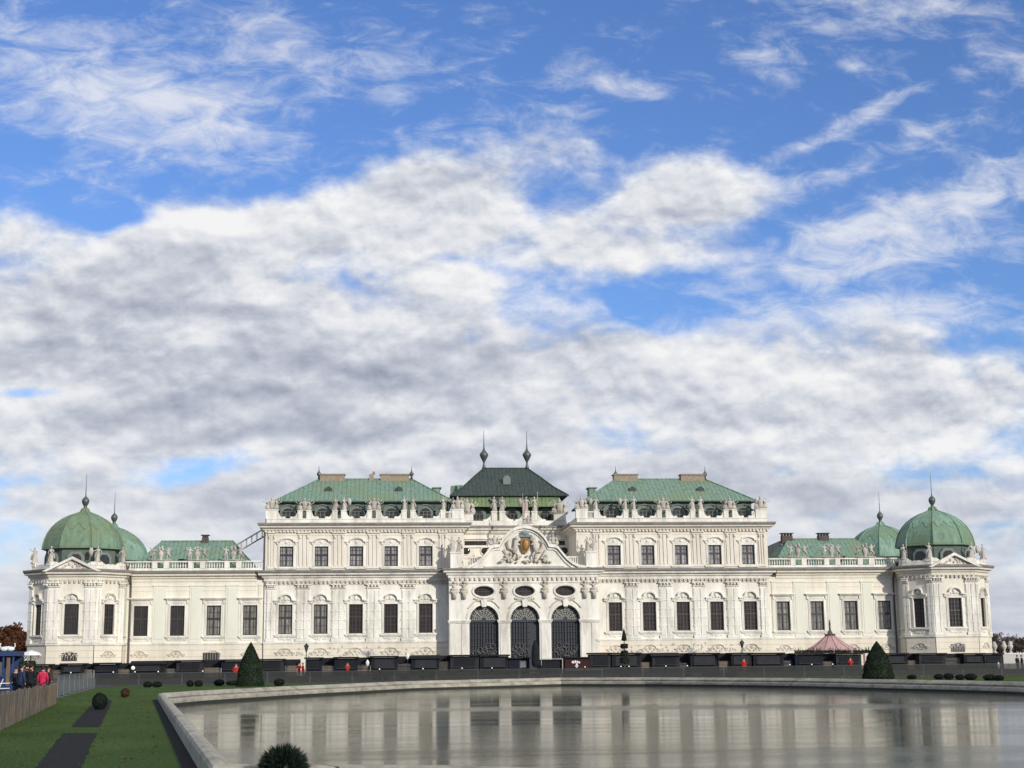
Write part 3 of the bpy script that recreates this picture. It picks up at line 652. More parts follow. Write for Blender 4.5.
# --- cornices
CP1 = [(0, 13.0), (.10, 13.0), (.14, 13.36), (.38, 13.46), (.42, 13.70), (.84, 13.80), (.90, 14.02), (0, 14.02)]
CP1L = [(0, 14.02), (.92, 14.02), (1.06, 14.22), (1.10, 14.44), (0, 14.52)]
def cornice(path, prof, profl, m1='trim', m2='cornice_lead', closed=False, nm='cornice'):
    mb = MB(); mb.sweep(path, prof, closed); mb.build(nm, m1, pal)
    mb = MB(); mb.sweep(path, profl, closed); mb.build(nm, m2, pal)
for s in (-1, 1):
    a, b = sorted((s*10.35, s*35.9))
    p = [(10.35, 0), (35.9, 0), (35.9, .6)] if s > 0 else [(-35.9, .6), (-35.9, 0), (-10.35, 0)]
    cornice(p, CP1, CP1L)
    mb = MB(); mb.box(a, b, -.06, 0, 12.45, 12.52); n = int((b-a)/.62)
    for i in range(n):
        x = a+.3+i*(b-a-.4)/n; mb.box(x-.11, x+.11, -.30, 0, 12.62, 13.0)
        mb.ball((x+.31, -.05, 12.8), .12, .08, .14, 6, 4)
    mb.build('frieze', 'ornament', pal)
    a, b = sorted((s*35.9, s*54.6)); q = [(a, YW), (b, YW)]
    if s > 0: q = [(37.0, YW), (b, YW)]
    else: q = [(a, YW), (-37.0, YW)]
    cornice(q, [(o, z) for o, z in CP1], CP1L, 'stucco_wing')
    mb = MB(); mb.box(q[0][0], q[1][0], YW-.08, YW, 12.35, 12.5); mb.box(q[0][0], q[1][0], YW-.05, YW, 11.75, 11.85); mb.build('frieze', 'stucco_wing', pal)
    # upper cornice round three sides of the tall block
    CU = [(0, 19.72), (.12, 19.72), (.16, 20.02), (.40, 20.10), (.46, 20.34), (.86, 20.42), (.92, 20.62), (0, 20.62)]
    CUL = [(0, 20.62), (.94, 20.62), (1.08, 20.80), (1.12, 21.05), (0, 21.08)]
    P = [(s*8.05, 16), (s*8.05, 0), (s*35.9, 0), (s*35.9, 16)]
    if s < 0: P = P[::-1]
    cornice(P, CU, CUL, 'stucco_up')
    mb = MB(); a, b = sorted((s*8.05, s*35.9)); n = int((b-a)/.5)
    for i in range(n+1):
        x = a+i*(b-a)/n; mb.box(x-.12, x+.12, -.36, 0, 19.80, 20.06)
    mb.box(a, b, -.05, 0, 19.35, 19.42)
    mb.build('frieze', 'stucco_up', pal)
    # low parapet with pedestals and scrolls
    mb = MB(); mb.box(a+.1, b-.1, -.35, .05, 21.06, 21.62)
    mb.box(a+.05, b-.05, -.42, .12, 21.62, 21.72)
    for xx in (a+.1, b-.1): mb.box(xx-.2, xx+.2, .05, 14, 21.06, 21.72)
    ped = []
    for i, x in enumerate(mids):
        if i % 2 == 1: ped += [(s*x-.62, .34, 'trophy_half'), (s*x+.62, .34, 'x')]
        else: ped += [(s*x-.62, .36, 'fig'), (s*x+.62, .36, 'fig')]
    # mids[3] is nearest the outer end: a pair of figures
    for x, w_, _ in ped: mb.box(x-w_, x+w_, -.36, .3, 21.72, 22.75); mb.box(x-w_-.06, x+w_+.06, -.42, .36, 22.75, 22.86)
    for x in [q_ for q_ in (s*11.0,)]: mb.box(x-.36, x+.36, -.36, .3, 21.72, 22.75); mb.box(x-.42, x+.42, -.42, .36, 22.75, 22.86)
    for x in (s*8.9, s*35.1): mb.box(x-.85, x+.85, -.36, .6, 21.72, 22.85); mb.box(x-.92, x+.92, -.42, .66, 22.85, 22.97)
    for x in mids+[11.0, 35.1]:
        for d in (-1, 1):
            if x == 11.0 and d < 0: continue
            if x == 35.1 and d > 0: continue
            k = .98 if x in mids else (.40 if x == 11.0 else .9)
            xx = s*(x+d*k); e = s*d
            cv = [(0, 21.72), (1.0, 21.72), (1.02, 21.98), (.78, 22.02), (.5, 21.95), (.22, 22.15), (.1, 22.5), (0, 22.7)]
            poly = [(xx+e*u, z) for u, z in cv]
            if e < 0: poly = poly[::-1]
            mb.prism_xz(poly, -.22, .12)
    mb.build('parapet', 'trim', pal)
    # balustrade bit at the inner end
    mb = MB(); x0, x1 = sorted((s*9.78, s*10.6)); mb.box(x0, x1, -.3, .1, 22.5, 22.66)
    for i in range(4): mb.box(x0+.12+i*.2, x0+.2+i*.2, -.15, -.05, 21.72, 22.5)
    mb.build('balustrade', 'trim', pal)
    # attic storey set back behind the figures
    a, b = sorted((s*10.0, s*34.4))
    mb = MB(); mb.box(a, b, 2.6, 15.4, 20.9, 24.3); mb.build('attic_wall', 'mezz', pal)
    for x in MX:
        d = bpy.data.objects.new('dormer', None)
        mb = MB(); mb.prism_xz([(-1.15, 21.1), (1.15, 21.1), (1.1, 23.1), (.8, 23.55), (0, 23.8), (-.8, 23.55), (-1.1, 23.1)], 1.7, 2.6)
        cv = [(-1.5, 23.0), (-1.15, 23.15), (-.8, 23.6), (-.4, 23.8), (0, 23.86), (.4, 23.8), (.8, 23.6), (1.15, 23.15), (1.5, 23.0)]
        mb.prism_xz(ribbon([(u, z+.06) for u, z in cv], .14), 1.5, 2.6)
        do = mb.build('dormer', 'dormer', pal, mw=T(s*x, 0, 0))
        mb = MB(); mb.prism_xz([(-.8, 21.3), (.8, 21.3), (.8, 22.9), (.45, 23.25), (0, 23.35), (-.45, 23.25), (-.8, 22.9)], 1.66, 1.698); mb.build('pane', 'glass', do)
        mb = MB()
        for u in (-.8, -.27, .27, .8): mb.box(u-.035, u+.035, 1.60, 1.655, 21.3, 22.9)
        for z in (21.3, 21.85, 22.4, 22.9): mb.box(-.8, .8, 1.615, 1.65, z-.03, z+.03)
        mb.build('window_frame', 'dormer', do)
    # the big hipped roof
    e0, e1 = (9.45, 35.0); r_0, r_1 = (15.25, 28.95)
    rz = 28.35; ye, yr, yb = 1.9, 8.6, 15.8
    def rf(mb, e0, e1, r0_, r1_, ye, yr, yb, ze, zr, th=.22):
        A = [(s*e0, ye, ze), (s*e1, ye, ze), (s*e1, yb, ze), (s*e0, yb, ze)]; r_a, r_b = (s*r0_, yr, zr), (s*r1_, yr, zr)
        mb.quad(A[0], A[1], r_b, r_a); mb.quad(A[2], A[3], r_a, r_b); mb.quad(A[1], A[2], r_b); mb.quad(A[3], A[0], r_a)
    mb = MB(); rf(mb, e0, e1, r_0, r_1, ye, yr, yb, 24.42, rz); roof = mb.build('roof', 'copper', pal)
    mb = MB(); x0, x1 = sorted((s*e0, s*e1)); mb.box(x0, x1, ye, yb, 24.24, 24.40); mb.tube([(x0, ye-.03, 24.36), (x1, ye-.03, 24.36)], .09); mb.build('eave', 'mezz', roof)
    mb = MB(); mb.tube([(s*r_0, yr, rz+.03), (s*r_1, yr, rz+.03)], .12)
    for (ex, rx_) in ((e0, r_0), (e1, r_1)): mb.tube([(s*ex, ye, 24.45), (s*rx_, yr, rz+.03)], .10)
    mb.build('ridge', 'copper', roof)
    for q in ((15.7, 19.9) if s < 0 else (13.6+1.4, 18.6), (24.6+.6, 28.8)):
        x0, x1 = sorted((s*q[0], s*q[1])); 
        ch = MB(); ch.box(x0, x1, yr-.5, yr+.9, 27.9, 28.95); ch.box(x0-.14, x1+.14, yr-.64, yr+1.04, 28.95, 29.12); ch.build('chimney', 'chimney', roof)
    if s < 0:
        ch = MB(); ch.box(-21.6, -20.9, yr-.3, yr+.4, 28, 29.1); ch.box(-21.1, -20.7, yr-.2, yr+.3, 29.1, 29.5); ch.build('chimney', 'chimney', roof)
    for x in (15.3, 28.95):
        fn = MB(); fn.lathe([(.18, 0), (.12, .3), (.3, .55), (.34, .75), (.12, 1.0), (.05, 1.3), (.02, 1.9)], s*x, yr-.2, 8, rz+.1); fn.build('finial', 'metal_finial', roof, True)
    for x in (17.2, 27.4):                      # little eye windows in the slope
        t = .52; yy = ye+(yr-ye)*t; zz = 24.42+(rz-24.42)*t
        ey = MB(); ey.prism_xz([(x*s-.62, zz-.45), (x*s+.62, zz-.45), (x*s+.5, zz+.15), (x*s, zz+.42), (x*s-.5, zz+.15)], yy-.55, yy+.8); eo = ey.build('dormer', 'copper_dark', roof)
    sd_ = MB(); x = s*11.6; sd_.prism_xy([(x-.5, 7.5), (x+.5, 7.5), (x+.5, 9.5), (x-.5, 9.5)], 25, 26.9); sd_.box(x-.7, x+.7, 7.3, 9.7, 26.9, 27.05); sd_.build('dormer', 'copper', roof)
    # wing balustrade
    mb = MB(); a, b = sorted((s*35.95, s*55.0)); y0 = YW-.35
    mb.box(a, b, y0, y0+.42, 14.53, 14.86); mb.box(a, b, y0, y0+.42, 15.68, 15.86)
    gx = [(WX[i]+WX[i+1])/2 for i in range(3)]
    for x in gx:
        for d in (-.82, .82): mb.box(s*x+d-.36, s*x+d+.36, y0-.06, y0+.48, 14.861, 15.95)
    x = a+.2
    while x < b:
        if min(abs(abs(x)-g) for g in gx) > 1.3: mb.lathe([(.09, 14.86), (.05, 14.95), (.11, 15.15), (.10, 15.25), (.045, 15.5), (.08, 15.68)], x, y0+.21, 6)
        x += .36
    mb.build('balustrade', 'trim', pal)
    # wing roof
    mb = MB(); rf(mb, 37.4, 54.9, 41.2, 51.5, 2.2, 8.0, 15.5, 15.0, 19.25); wr_ = mb.build('roof', 'copper', pal)
    mb = MB(); mb.tube([(s*41.2, 8, 19.28), (s*51.5, 8, 19.28)], .09); mb.tube([(s*37.4, 2.2, 15.05), (s*41.2, 8, 19.28)], .08); mb.build('ridge', 'copper', wr_)
    for x in ((45.2,) if s < 0 else (41.0, 46.6)):
        ch = MB(); w_ = .45 if s < 0 else .8; ch.box(s*x-w_, s*x+w_, 7.6, 8.6, 18.6, 19.75)
        for q in range(4): xq = s*x-w_+.06+q*(2*w_-.12-.14)/3; ch.box(xq, xq+.14, 7.65, 8.55, 19.75, 20.05)
        ch.box(s*x-w_-.15, s*x+w_+.15, 7.5, 8.7, 20.05, 20.16); ch.build('chimney', 'brick_dark', wr_)
    ey = MB(); ey.box(s*47.6-.7, s*47.6+.7, 2.9, 4.6, 15.9, 16.35); ey.build('dormer', 'copper_dark', wr_)
# dark lower roof peeping out at the right block's outer corner
mb = MB(); mb.prism_xz([(36.2, 15.0), (40.8, 15.0), (42.0, 19.6), (39.6, 18.6), (36.6, 17.6)], 14, 16); mb.build('roof', 'copper_dark', pal)
# roof ladder at the left block
mb = MB()
for y in (3.0, 3.9):
    mb.tube([(-35.95, y, 19.8), (-40.3, y, 17.2)], .05); mb.tube([(-35.95, y, 20.9), (-40.3, y, 18.3)], .05)
    for i in range(7): t = i/6; mb.tube([(-35.95-4.35*t, y, 19.8-2.6*t), (-35.95-4.35*t, y, 20.9-2.6*t)], .035)
for i in range(12): t = (i+.5)/12; mb.box(-35.95-4.35*t-.12, -35.95-4.35*t+.12, 3.0, 3.9, 19.83-2.6*t-.02, 19.83-2.6*t+.02)
mb.tube([(-40.3, 3, 17.2), (-40.3, 3, 15.5)], .06)
mb.build('roof_ladder', 'frame_pale', pal)
# --- corner towers
H_, A_ = 6.2, 3.1
OCT = [(-A_, -H_), (A_, -H_), (H_, -A_), (H_, A_), (A_, H_), (-A_, H_), (-H_, A_), (-H_, -A_)]
def dome(parent, cx, cy, mt, z0=17.5, ap=5.1, top=22.75):
    pr_ = [(1.0, 0), (1.0, .05), (.985, .13), (.955, .26), (.90, .40), (.815, .545), (.70, .68), (.55, .80), (.38, .895), (.22, .955), (.12, 1.0), (.09, 1.06), (.075, 1.10)]
    k = ap/math.cos(PI/8); hh = top-z0
    mb = MB(); mb.lathe([(k*r, hh*z) for r, z in pr_], cx, cy, 8, z0, .5)
    d = mb.build('dome', mt, parent)
    mb = MB()
    for i in range(8):
        a = 2*PI*(i+.5)/8; mb.tube([(cx+(k*r+.03)*math.cos(a), cy+(k*r+.03)*math.sin(a), z0+hh*z) for r, z in pr_], .13, 6, .07)
    mb.lathe([(k*1.0, -.16), (k*1.03, -.1), (k*1.03, .02), (k*.99, .1)], cx, cy, 8, z0, .5)
    mb.build('rib', mt, d)
    # scalloped copper apron over the upper half
    mb = MB()
    def rad(z):
        for (r1, z1), (r2, z2) in zip(pr_, pr_[1:]):
            if z1 <= z <= z2: return k*(r1+(r2-r1)*(z-z1)/max(1e-6, z2-z1))
        return k*.1
    for i in range(8):
        a0, a1 = 2*PI*(i-.5)/8, 2*PI*(i+.5)/8; cols = []
        for j in range(17):
            t = j/16; zl = .56-.085*math.cos(t*4*PI)*(-1)
            col_ = []
            for q in range(7):
                z = zl+(.985-zl)*q/6; r = rad(z)*1.012+.03
                p0 = Vector((math.cos(a0), math.sin(a0)))*r; p1 = Vector((math.cos(a1), math.sin(a1)))*r; p = p0.lerp(p1, t); col_.append((cx+p.x, cy+p.y, z0+hh*z))
            rl = rad(zl)-.02; p0 = Vector((math.cos(a0), math.sin(a0)))*rl; p1 = Vector((math.cos(a1), math.sin(a1)))*rl; p = p0.lerp(p1, t)
            cols.append([(cx+p.x, cy+p.y, z0+hh*zl-.03)]+col_)
        vs = [v for c_ in cols for v in c_]; fs = [(a*8+b, (a+1)*8+b, (a+1)*8+b+1, a*8+b+1) for a in range(16) for b in range(7)]
        mb.add(vs, fs)
    mb.build('apron', {'copper_dome_olive': 'copper_dome_olive', 'copper_dome': 'copper_rear'}.get(mt, 'copper_dome'), d)
    mb = MB(); zt = z0+hh*1.08
    mb.lathe([(.48, 0), (.3, .35), (.22, .7), (.30, .8), (.42, 1.0), (.52, 1.3), (.50, 1.55), (.34, 1.8), (.12, 2.0), (.07, 2.3), (.05, 3.4), (.02, 5.3)], cx, cy, 10, zt-.25)
    mb.build('finial', 'metal_finial', d, True)
    return d
for s in (-1, 1):
    cx, cy = s*61.0, .6
    P = [(cx+x, cy+y) for x, y in OCT]
    wl = MB(); rv = MB()
    for i in range(8):
        a, b = Vector(OCT[i]), Vector(OCT[(i+1) % 8]); mid = (a+b)/2; d = b-a; ln = d.length; ang = math.atan2(d.y, d.x)
        Mx = T(cx+mid.x, cy+mid.y, 0, ang); wl.x = Mx
        has = mid.y < 1 and i in (7, 0, 1, 2, 6) and not (i in (2, 6) and s*mid.x < 0)
        hw = .95 if i in (0, 2, 6) else .80
        hol = [(-hw, hw, 5.75, 9.81)] if has else []
        wl.wall(-ln/2, ln/2, ZS, 13.0, hol)
        rv.x = Mx; rv.wall(-ln/2, ln/2, 0, ZS, y=-.12 if abs(ang) < 9 else 0)
        if has:
            window('tower', Mx @ T(0, 0, 5.75) @ Matrix.Diagonal((hw/.95, 1, 1, 1)))
            for x in ((-2.35, 2.35) if i in (0, 2, 6) else (-1.83, 1.83)):
                k = .78 if i in (0, 2, 6) else .5
                put('pilaster', PL, pal, Mx @ T(x, 0, 4.62) @ Matrix.Diagonal((k, 1, 1.02, 1)))
            put('relief', OM, pal, Mx @ T(0, -.12, 3.1, 0, .8) if i != 0 or True else None)
    wl.build('wall', 'tower_wall', pal); rv.build('plinth', 'socle', pal)
    if True:
        mb = MB(); mb.box(cx-1.0, cx+1.0, cy-H_-.20, cy-H_-.122, 2.3, 3.35); gr = mb.build('window', 'frame_dark', pal)
        mb = MB()
        for u in range(6): mb.box(cx-.9+u*.36-.03, cx-.9+u*.36+.03, cy-H_-.26, cy-H_-.201, 2.35, 3.3)
        mb.build('grille', 'frame_pale', gr)
    mb = MB(); mb.sweep(P, [(0, 4.3), (.2, 4.3), (.28, 4.42), (.28, 4.58), (0, 4.6)], True); mb.sweep(P, [(0, 5.42), (.1, 5.42), (.16, 5.5), (.16, 5.6), (0, 5.62)], True); mb.build('sill_band', 'trim', pal)
    cornice(P, CP1, CP1L, 'tower_wall', closed=True)
    mb = MB()
    for i in range(8):
        a, b = Vector(OCT[i]), Vector(OCT[(i+1) % 8]); d = b-a; ln = d.length; mid = (a+b)/2; mb.x = T(cx+mid.x, cy+mid.y, 0, math.atan2(d.y, d.x)); n = int(ln/.6)
        for j in range(n): x = -ln/2+.3+j*(ln-.6)/max(1, n-1); mb.box(x-.11, x+.11, -.3, 0, 12.62, 12.998)
    mb.build('frieze', 'ornament', pal)
    # pediment
    mb = MB(); y = cy-H_
    mb.prism_xz([(cx-3.3, 14.05), (cx+3.3, 14.05), (cx, 15.9)], y-.55, y+.6)
    mb.prism_xz([(cx-3.9, 14.1), (cx-3.3, 14.1), (cx, 15.72), (cx+3.3, 14.1), (cx+3.9, 14.1), (cx, 16.1)][::1], y-1.12, y-.5)
    pd = mb.build('pediment', 'trim', pal)
    mb = MB(); r_ = random.Random(3)
    for j in range(26):
        u = r_.uniform(-2.2, 2.2); zz = 14.35+r_.random()*max(.1, (1.15-abs(u)*.5)); mb.ball((cx+u, y-.6, zz), r_.uniform(.1, .25), .14, r_.uniform(.1, .25), 7, 5)
    mb.build('relief', 'ornament', pd)
    # parapet, open in the middle of each face
    mb = MB()
    for i in range(8):
        a, b = Vector(OCT[i]), Vector(OCT[(i+1) % 8]); d = b-a; ln = d.length; mid = (a+b)/2; mb.x = T(cx+mid.x, cy+mid.y, 0, math.atan2(d.y, d.x))
        mb.box(-ln/2, ln/2, .02, .4, 14.53, 14.95)
        for sgn in (-1, 1):
            xe = sgn*(ln/2-.45); mb.box(xe-.4, xe+.4, -.05, .5, 14.96, 15.45)
            cv = [(0, 14.95), (1.3, 14.95), (1.3, 15.15), (1.0, 15.2), (.55, 15.1), (.25, 15.3), (0, 15.4)]
            poly = [(xe-sgn*(.4+u), z) for u, z in cv]; poly = poly if sgn < 0 else poly[::-1]; mb.prism_xz(poly, .06, .36)
    mb.build('parapet', 'trim', pal)
    # dark drum with arched windows
    k = 4.65/math.cos(PI/8); mb = MB(); mb.lathe([(k, 14.3), (k, 17.4)], cx, cy, 8, 0, .5); dr = mb.build('drum', 'mezz', pal)
    for i in range(8):
        ang = 2*PI*i/8; Mx = T(cx, cy, 0, ang+PI/2) if False else Matrix.Translation((cx, cy, 0)) @ Matrix.Rotation(ang, 4, 'Z') @ T(0, -4.65, 0)
        mb = MB(); mb.x = Mx; mb.prism_xz([(-1.2, 14.6), (1.2, 14.6), (1.15, 16.3), (.6, 16.9), (-.6, 16.9), (-1.15, 16.3)], -.35, .1); mb.build('window_frame', 'dormer', dr)
        mb = MB(); mb.x = Mx; mb.prism_xz([(-.8, 14.8), (.8, 14.8), (.75, 16.1), (.4, 16.55), (-.4, 16.55), (-.75, 16.1)], -.40, -.352); mb.build('pane', 'glass', dr)
    dome(pal, cx, cy, 'copper_dome_olive' if s < 0 else 'copper_dome')
    # rear tower
    c2 = 24.2; cx = s*61.15; mb = MB(); mb.prism_xy([(cx+x, c2+y) for x, y in OCT], 0, 14.3); mb.build('wall', 'tower_wall', pal)
    mb = MB(); mb.lathe([(k, 14.3), (k, 17.4)], cx, c2, 8, 0, .5); mb.build('drum', 'mezz', pal)
    dome(pal, cx, c2, 'copper_rear')
    mb = MB(); mb.box(min(s*54.6, s*67), max(s*54.6, s*67), 8.2, 18, 0, 14.2); mb.build('wall', 'tower_wall', pal)
    # rain pipes where tower and wing meet
    x = s*54.25; mb = MB(); mb.tube([(x+s*.5, YW-1.0, 14.9), (x+s*.2, YW-1.1, 14.3), (x, YW-.95, 13.8), (x, YW-.28, 12.6), (x, YW-.28, 1.5)], .13, 8)
    mb.lathe([(.12, 0), (.3, .3), (.34, .6)], x+s*.5, YW-1.0, 8, 14.6); mb.build('rain_pipe', 'pipe', pal)
# basement window seen on the left wing
mb = MB(); mb.box(-44.1, -41.9, YW-.3, YW-.125, 2.2, 3.25); bw = mb.build('window', 'frame_dark', pal)
mb = MB()
for u in range(6): mb.box(-44.0+u*.36+.1, -43.94+u*.36+.1, YW-.36, YW-.301, 2.25, 3.2)
mb.build('grille', 'frame_pale', bw)
mb = MB(); mb.box(-35.98-.2, -35.98+.05, -.1, .1, 14.6, 19.9); mb.build('rain_pipe', 'pipe', pal)

# --- central block, far back between the two tall blocks
CB = 10.0
mb = MB(); mb.wall(-8.9, 8.9, 14.4, 20.9, [(-7.4, -4.1, 18.65, 19.3), (4.4, 7.7, 18.65, 19.3), (-1.6, 1.6, 18.65, 19.3)], y=CB); mb.build('wall', 'stucco', pal)
mb = MB(); mb.box(-8.9, 8.9, CB+.6, 30, 0, 21); mb.build('wall', 'mezz', pal)
for xa in (-7.4, 4.4, -1.6): mb = MB(); w_ = 3.2 if xa == -1.6 else 3.3; mb.quad((xa, CB+.38, 18.65), (xa+w_, CB+.38, 18.65), (xa+w_, CB+.38, 19.3), (xa, CB+.38, 19.3)); mb.build('pane', 'glass', pal)
mb = MB(); mb.box(-8.3, 8.3, CB-.3, CB, 19.55, 19.7); mb.box(-8.3, 8.3, CB-.22, CB, 18.3, 18.45); mb.box(-8.3, 8.3, CB-.16, CB, 16.7, 16.8)
mb.build('moulding', 'trim', pal)
for x in (-7.2, -4.3, 4.6, 7.5):
    mb = MB(); mb.ball((x, CB, 17.8), .62, .12, .5, 14, 8); ro = mb.build('window', 'glass', pal, True)
    mb = MB(); mb.tube([(x+.72*math.cos(a*PI/8), CB-.05, 17.8+.6*math.sin(a*PI/8)) for a in range(17)], .1); mb.build('window_frame', 'trim', ro)
cornice([(-8.0, CB), (8.0, CB)], [(0, 20.2), (.14, 20.3), (.4, 20.5), (.46, 20.8), (.9, 20.9), (.95, 21.1), (0, 21.1)], [(0, 21.1), (1.0, 21.1), (1.1, 21.5), (0, 21.52)])
mb = MB(); mb.box(-7.9, 7.9, CB-.55, CB+.2, 21.5, 22.25)
CPED = [-2.95, -1.75, 1.9, 3.1]
for x in CPED: mb.box(x-.42, x+.42, CB-.6, CB+.25, 22.25, 23.5); mb.box(x-.5, x+.5, CB-.68, CB+.3, 23.5, 23.65)
for x in (-7.0, 6.9): mb.box(x-.9, x+.9, CB-.6, CB+.25, 22.25, 23.2)
for x, e in ((-3.4, -1), (-1.3, 1), (1.4, -1), (3.6, 1)):
    cv = [(0, 22.25), (1.2, 22.25), (1.2, 22.45), (.7, 22.5), (.3, 22.8), (0, 23.2)]; poly = [(x+e*u, z) for u, z in cv]; mb.prism_xz(poly if e > 0 else poly[::-1], CB-.4, CB)
mb.build('parapet', 'trim', pal)
YA = 17.4
mb = MB(); mb.box(-7.7, 7.7, YA+.5, 30, 20.9, 25.4); mb.build('attic_wall', 'mezz', pal)
for x in (-4.9, .4, 5.6):
    mb = MB(); mb.prism_xz([(-1.3, 22.3), (1.3, 22.3), (1.25, 24.2), (.8, 24.8), (0, 25.0), (-.8, 24.8), (-1.25, 24.2)], YA-.3, YA+.5)
    do = mb.build('dormer', 'dormer', pal, mw=T(x, 0, 0))
    mb = MB(); mb.prism_xz([(-.85, 22.5), (.85, 22.5), (.85, 24), (.4, 24.45), (-.4, 24.45), (-.85, 24)], YA-.35, YA-.302); mb.build('pane', 'glass', do)
    mb = MB()
    for u in (-.85, -.28, .28, .85): mb.box(u-.035, u+.035, YA-.41, YA-.352, 22.5, 24)
    for z in (22.5, 23.2, 24.0): mb.box(-.85, .85, YA-.405, YA-.355, z-.03, z+.03)
    mb.build('window_frame', 'dormer', do)
mb = MB(); mb.add([(-8.3, YA-1.7, 25.0), (8.3, YA-1.7, 25.0), (8.1, 30, 25.2), (-8.1, 30, 25.2), (-7.6, YA+.1, 26.9), (7.6, YA+.1, 26.9), (7.5, 29, 26.95), (-7.5, 29, 26.95)], [(0, 1, 5, 4), (1, 2, 6, 5), (2, 3, 7, 6), (3, 0, 4, 7), (0, 3, 2, 1)])
mb.build('roof', 'copper_band', pal)
for x in (-2.3, 2.5):
    mb = MB(); mb.box(x-.55, x+.55, YA-1.6, YA+.4, 25.1, 26.5) ; mb.build('dormer', 'copper_dark', pal)
rings = [(9.2, YA-.5, 29.6, 26.85), (8.85, YA-.2, 29.3, 27.1), (7.2, YA+1.6, 27.5, 28.35), (5.2, YA+4.2, 25.6, 30.35), (3.5, YA+6.3, YA+6.5, 31.95)]
vs = []; fs = []
for x, ya, yb_, z in rings: vs += [(-x, ya, z), (x, ya, z), (x, yb_, z), (-x, yb_, z)]
for i in range(4):
    for k in range(4): fs.append((i*4+k, i*4+(k+1) % 4, i*4+4+(k+1) % 4, i*4+4+k))
fs += [(0, 3, 2, 1), (16, 17, 18, 19)]
mb = MB(); mb.add(vs, fs); croof = mb.build('roof', 'copper_dark', pal)
mb = MB(); mb.tube([(-3.6, YA+6.4, 31.98), (3.6, YA+6.4, 31.98)], .13)
for e in (-1, 1): mb.tube([(e*r[0], r[1], r[3]+.03) for r in rings], .12)
mb.tube([(-9.2, YA-.53, 26.85), (9.2, YA-.53, 26.85)], .12); mb.build('ridge', 'copper_dark', croof)
mb = MB(); mb.prism_xz([(-.75, 28.9), (.45, 28.9), (.45, 29.9), (.1, 30.3), (-.4, 30.3), (-.75, 29.9)], YA+2.2, YA+4.2); dd = mb.build('dormer', 'dormer', croof)
for x in (-3.45, 3.45):
    mb = MB(); mb.lathe([(.34, 0), (.26, .35), (.2, .6), (.14, 1.0), (.22, 1.2), (.5, 1.75), (.70, 2.15), (.66, 2.45), (.4, 2.75), (.22, 3.0), (.13, 3.3), (.07, 4.3), (.025, 6.2)], x, YA+6.4, 12, 31.9)
    mb.build('finial', 'metal_finial', croof, True)
for x in (-8.2, 6.9):      # ends of the garden-side roofs showing past the central one
    mb = MB(); mb.prism_xz([(x-.2, 28.0), (x+1.7, 28.0), (x+1.7, 30.2), (x-.2, 30.0)] if x < 0 else [(x-.6, 28.0), (x+1.2, 28.0), (x+1.2, 30.0), (x-.6, 30.2)], 31, 33); mb.build('roof', 'copper', pal)
# --- entrance pavilion
PY = -3.0
AC = (-5.45, .25, 5.95); AR = 2.03; ZA = 7.3
def arcpts(cx, r, z, a0=PI, a1=0, n=24): return [(cx+r*math.cos(a0+(a1-a0)*i/n), z+r*math.sin(a0+(a1-a0)*i/n)) for i in range(n+1)]
def plate(name, outer, holes, y, depth, mt, parent):
    bm = bmesh.new(); es = []
    for loop in [outer]+holes:
        vs = [bm.verts.new((p[0], y, p[1])) for p in loop]; es += [bm.edges.new((vs[i], vs[(i+1) % len(vs)])) for i in range(len(vs))]
    bmesh.ops.triangle_fill(bm, edges=es, use_beauty=True)
    for loop in holes+[outer]:
        n = len(loop)
        for i in range(n):
            a, b = loop[i], loop[(i+1) % n]; bm.faces.new([bm.verts.new(v) for v in ((a[0], y, a[1]), (a[0], y+depth, a[1]), (b[0], y+depth, b[1]), (b[0], y, b[1]))])
    bmesh.ops.remove_doubles(bm, verts=bm.verts, dist=1e-5); bmesh.ops.recalc_face_normals(bm, faces=bm.faces)
    me = bpy.data.meshes.new(name); bm.to_mesh(me); bm.free(); me.materials.append(M[mt])
    o = bpy.data.objects.new(name, me); C.objects.link(o); o.parent = parent; return o
holes = []
for c in AC:
    holes.append([(c-AR, .02), (c-AR, ZA)]+arcpts(c, AR, ZA)[1:-1]+[(c+AR, ZA), (c+AR, .02)])
    holes.append([(c+1.36*(abs(math.cos(a))**.8)*(1 if math.cos(a) > 0 else -1), 11.25+.68*(abs(math.sin(a))**.8)*(1 if math.sin(a) > 0 else -1)) for a in [2*PI*i/24 for i in range(24)]])
plate('wall', [(-10.3, 0), (10.7, 0), (10.7, 13.3), (-10.3, 13.3)], holes, PY, .9, 'stucco', pal)
mb = MB(); mb.quad((-10.3, PY, 0), (-10.3, 0, 0), (-10.3, 0, 13.3), (-10.3, PY, 13.3)); mb.quad((10.7, PY, 0), (10.7, 0, 0), (10.7, 0, 13.3), (10.7, PY, 13.3))
mb.box(-10.25, 10.65, PY+.95, 12, 13.9, 14.45); mb.build('wall', 'stucco', pal)
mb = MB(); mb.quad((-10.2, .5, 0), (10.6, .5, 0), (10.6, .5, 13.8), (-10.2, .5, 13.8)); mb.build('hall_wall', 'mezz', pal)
PP = [(-10.3, .3), (-10.3, PY), (10.7, PY), (10.7, .3)]
cornice(PP, [(0, 13.15), (.1, 13.15), (.16, 13.45), (.36, 13.55), (.4, 13.8), (.72, 13.88), (.78, 14.1), (0, 14.1)], [(0, 14.1), (.8, 14.1), (.92, 14.28), (.94, 14.44), (0, 14.5)])
mb = MB()
for i in range(31): x = -10+i*.68; mb.box(x-.12, x+.12, PY-.28, PY, 12.75, 13.15) if 12 else None
mb.box(-10.3, 10.7, PY-.07, PY, 12.35, 12.45); mb.build('frieze', 'ornament', pal)
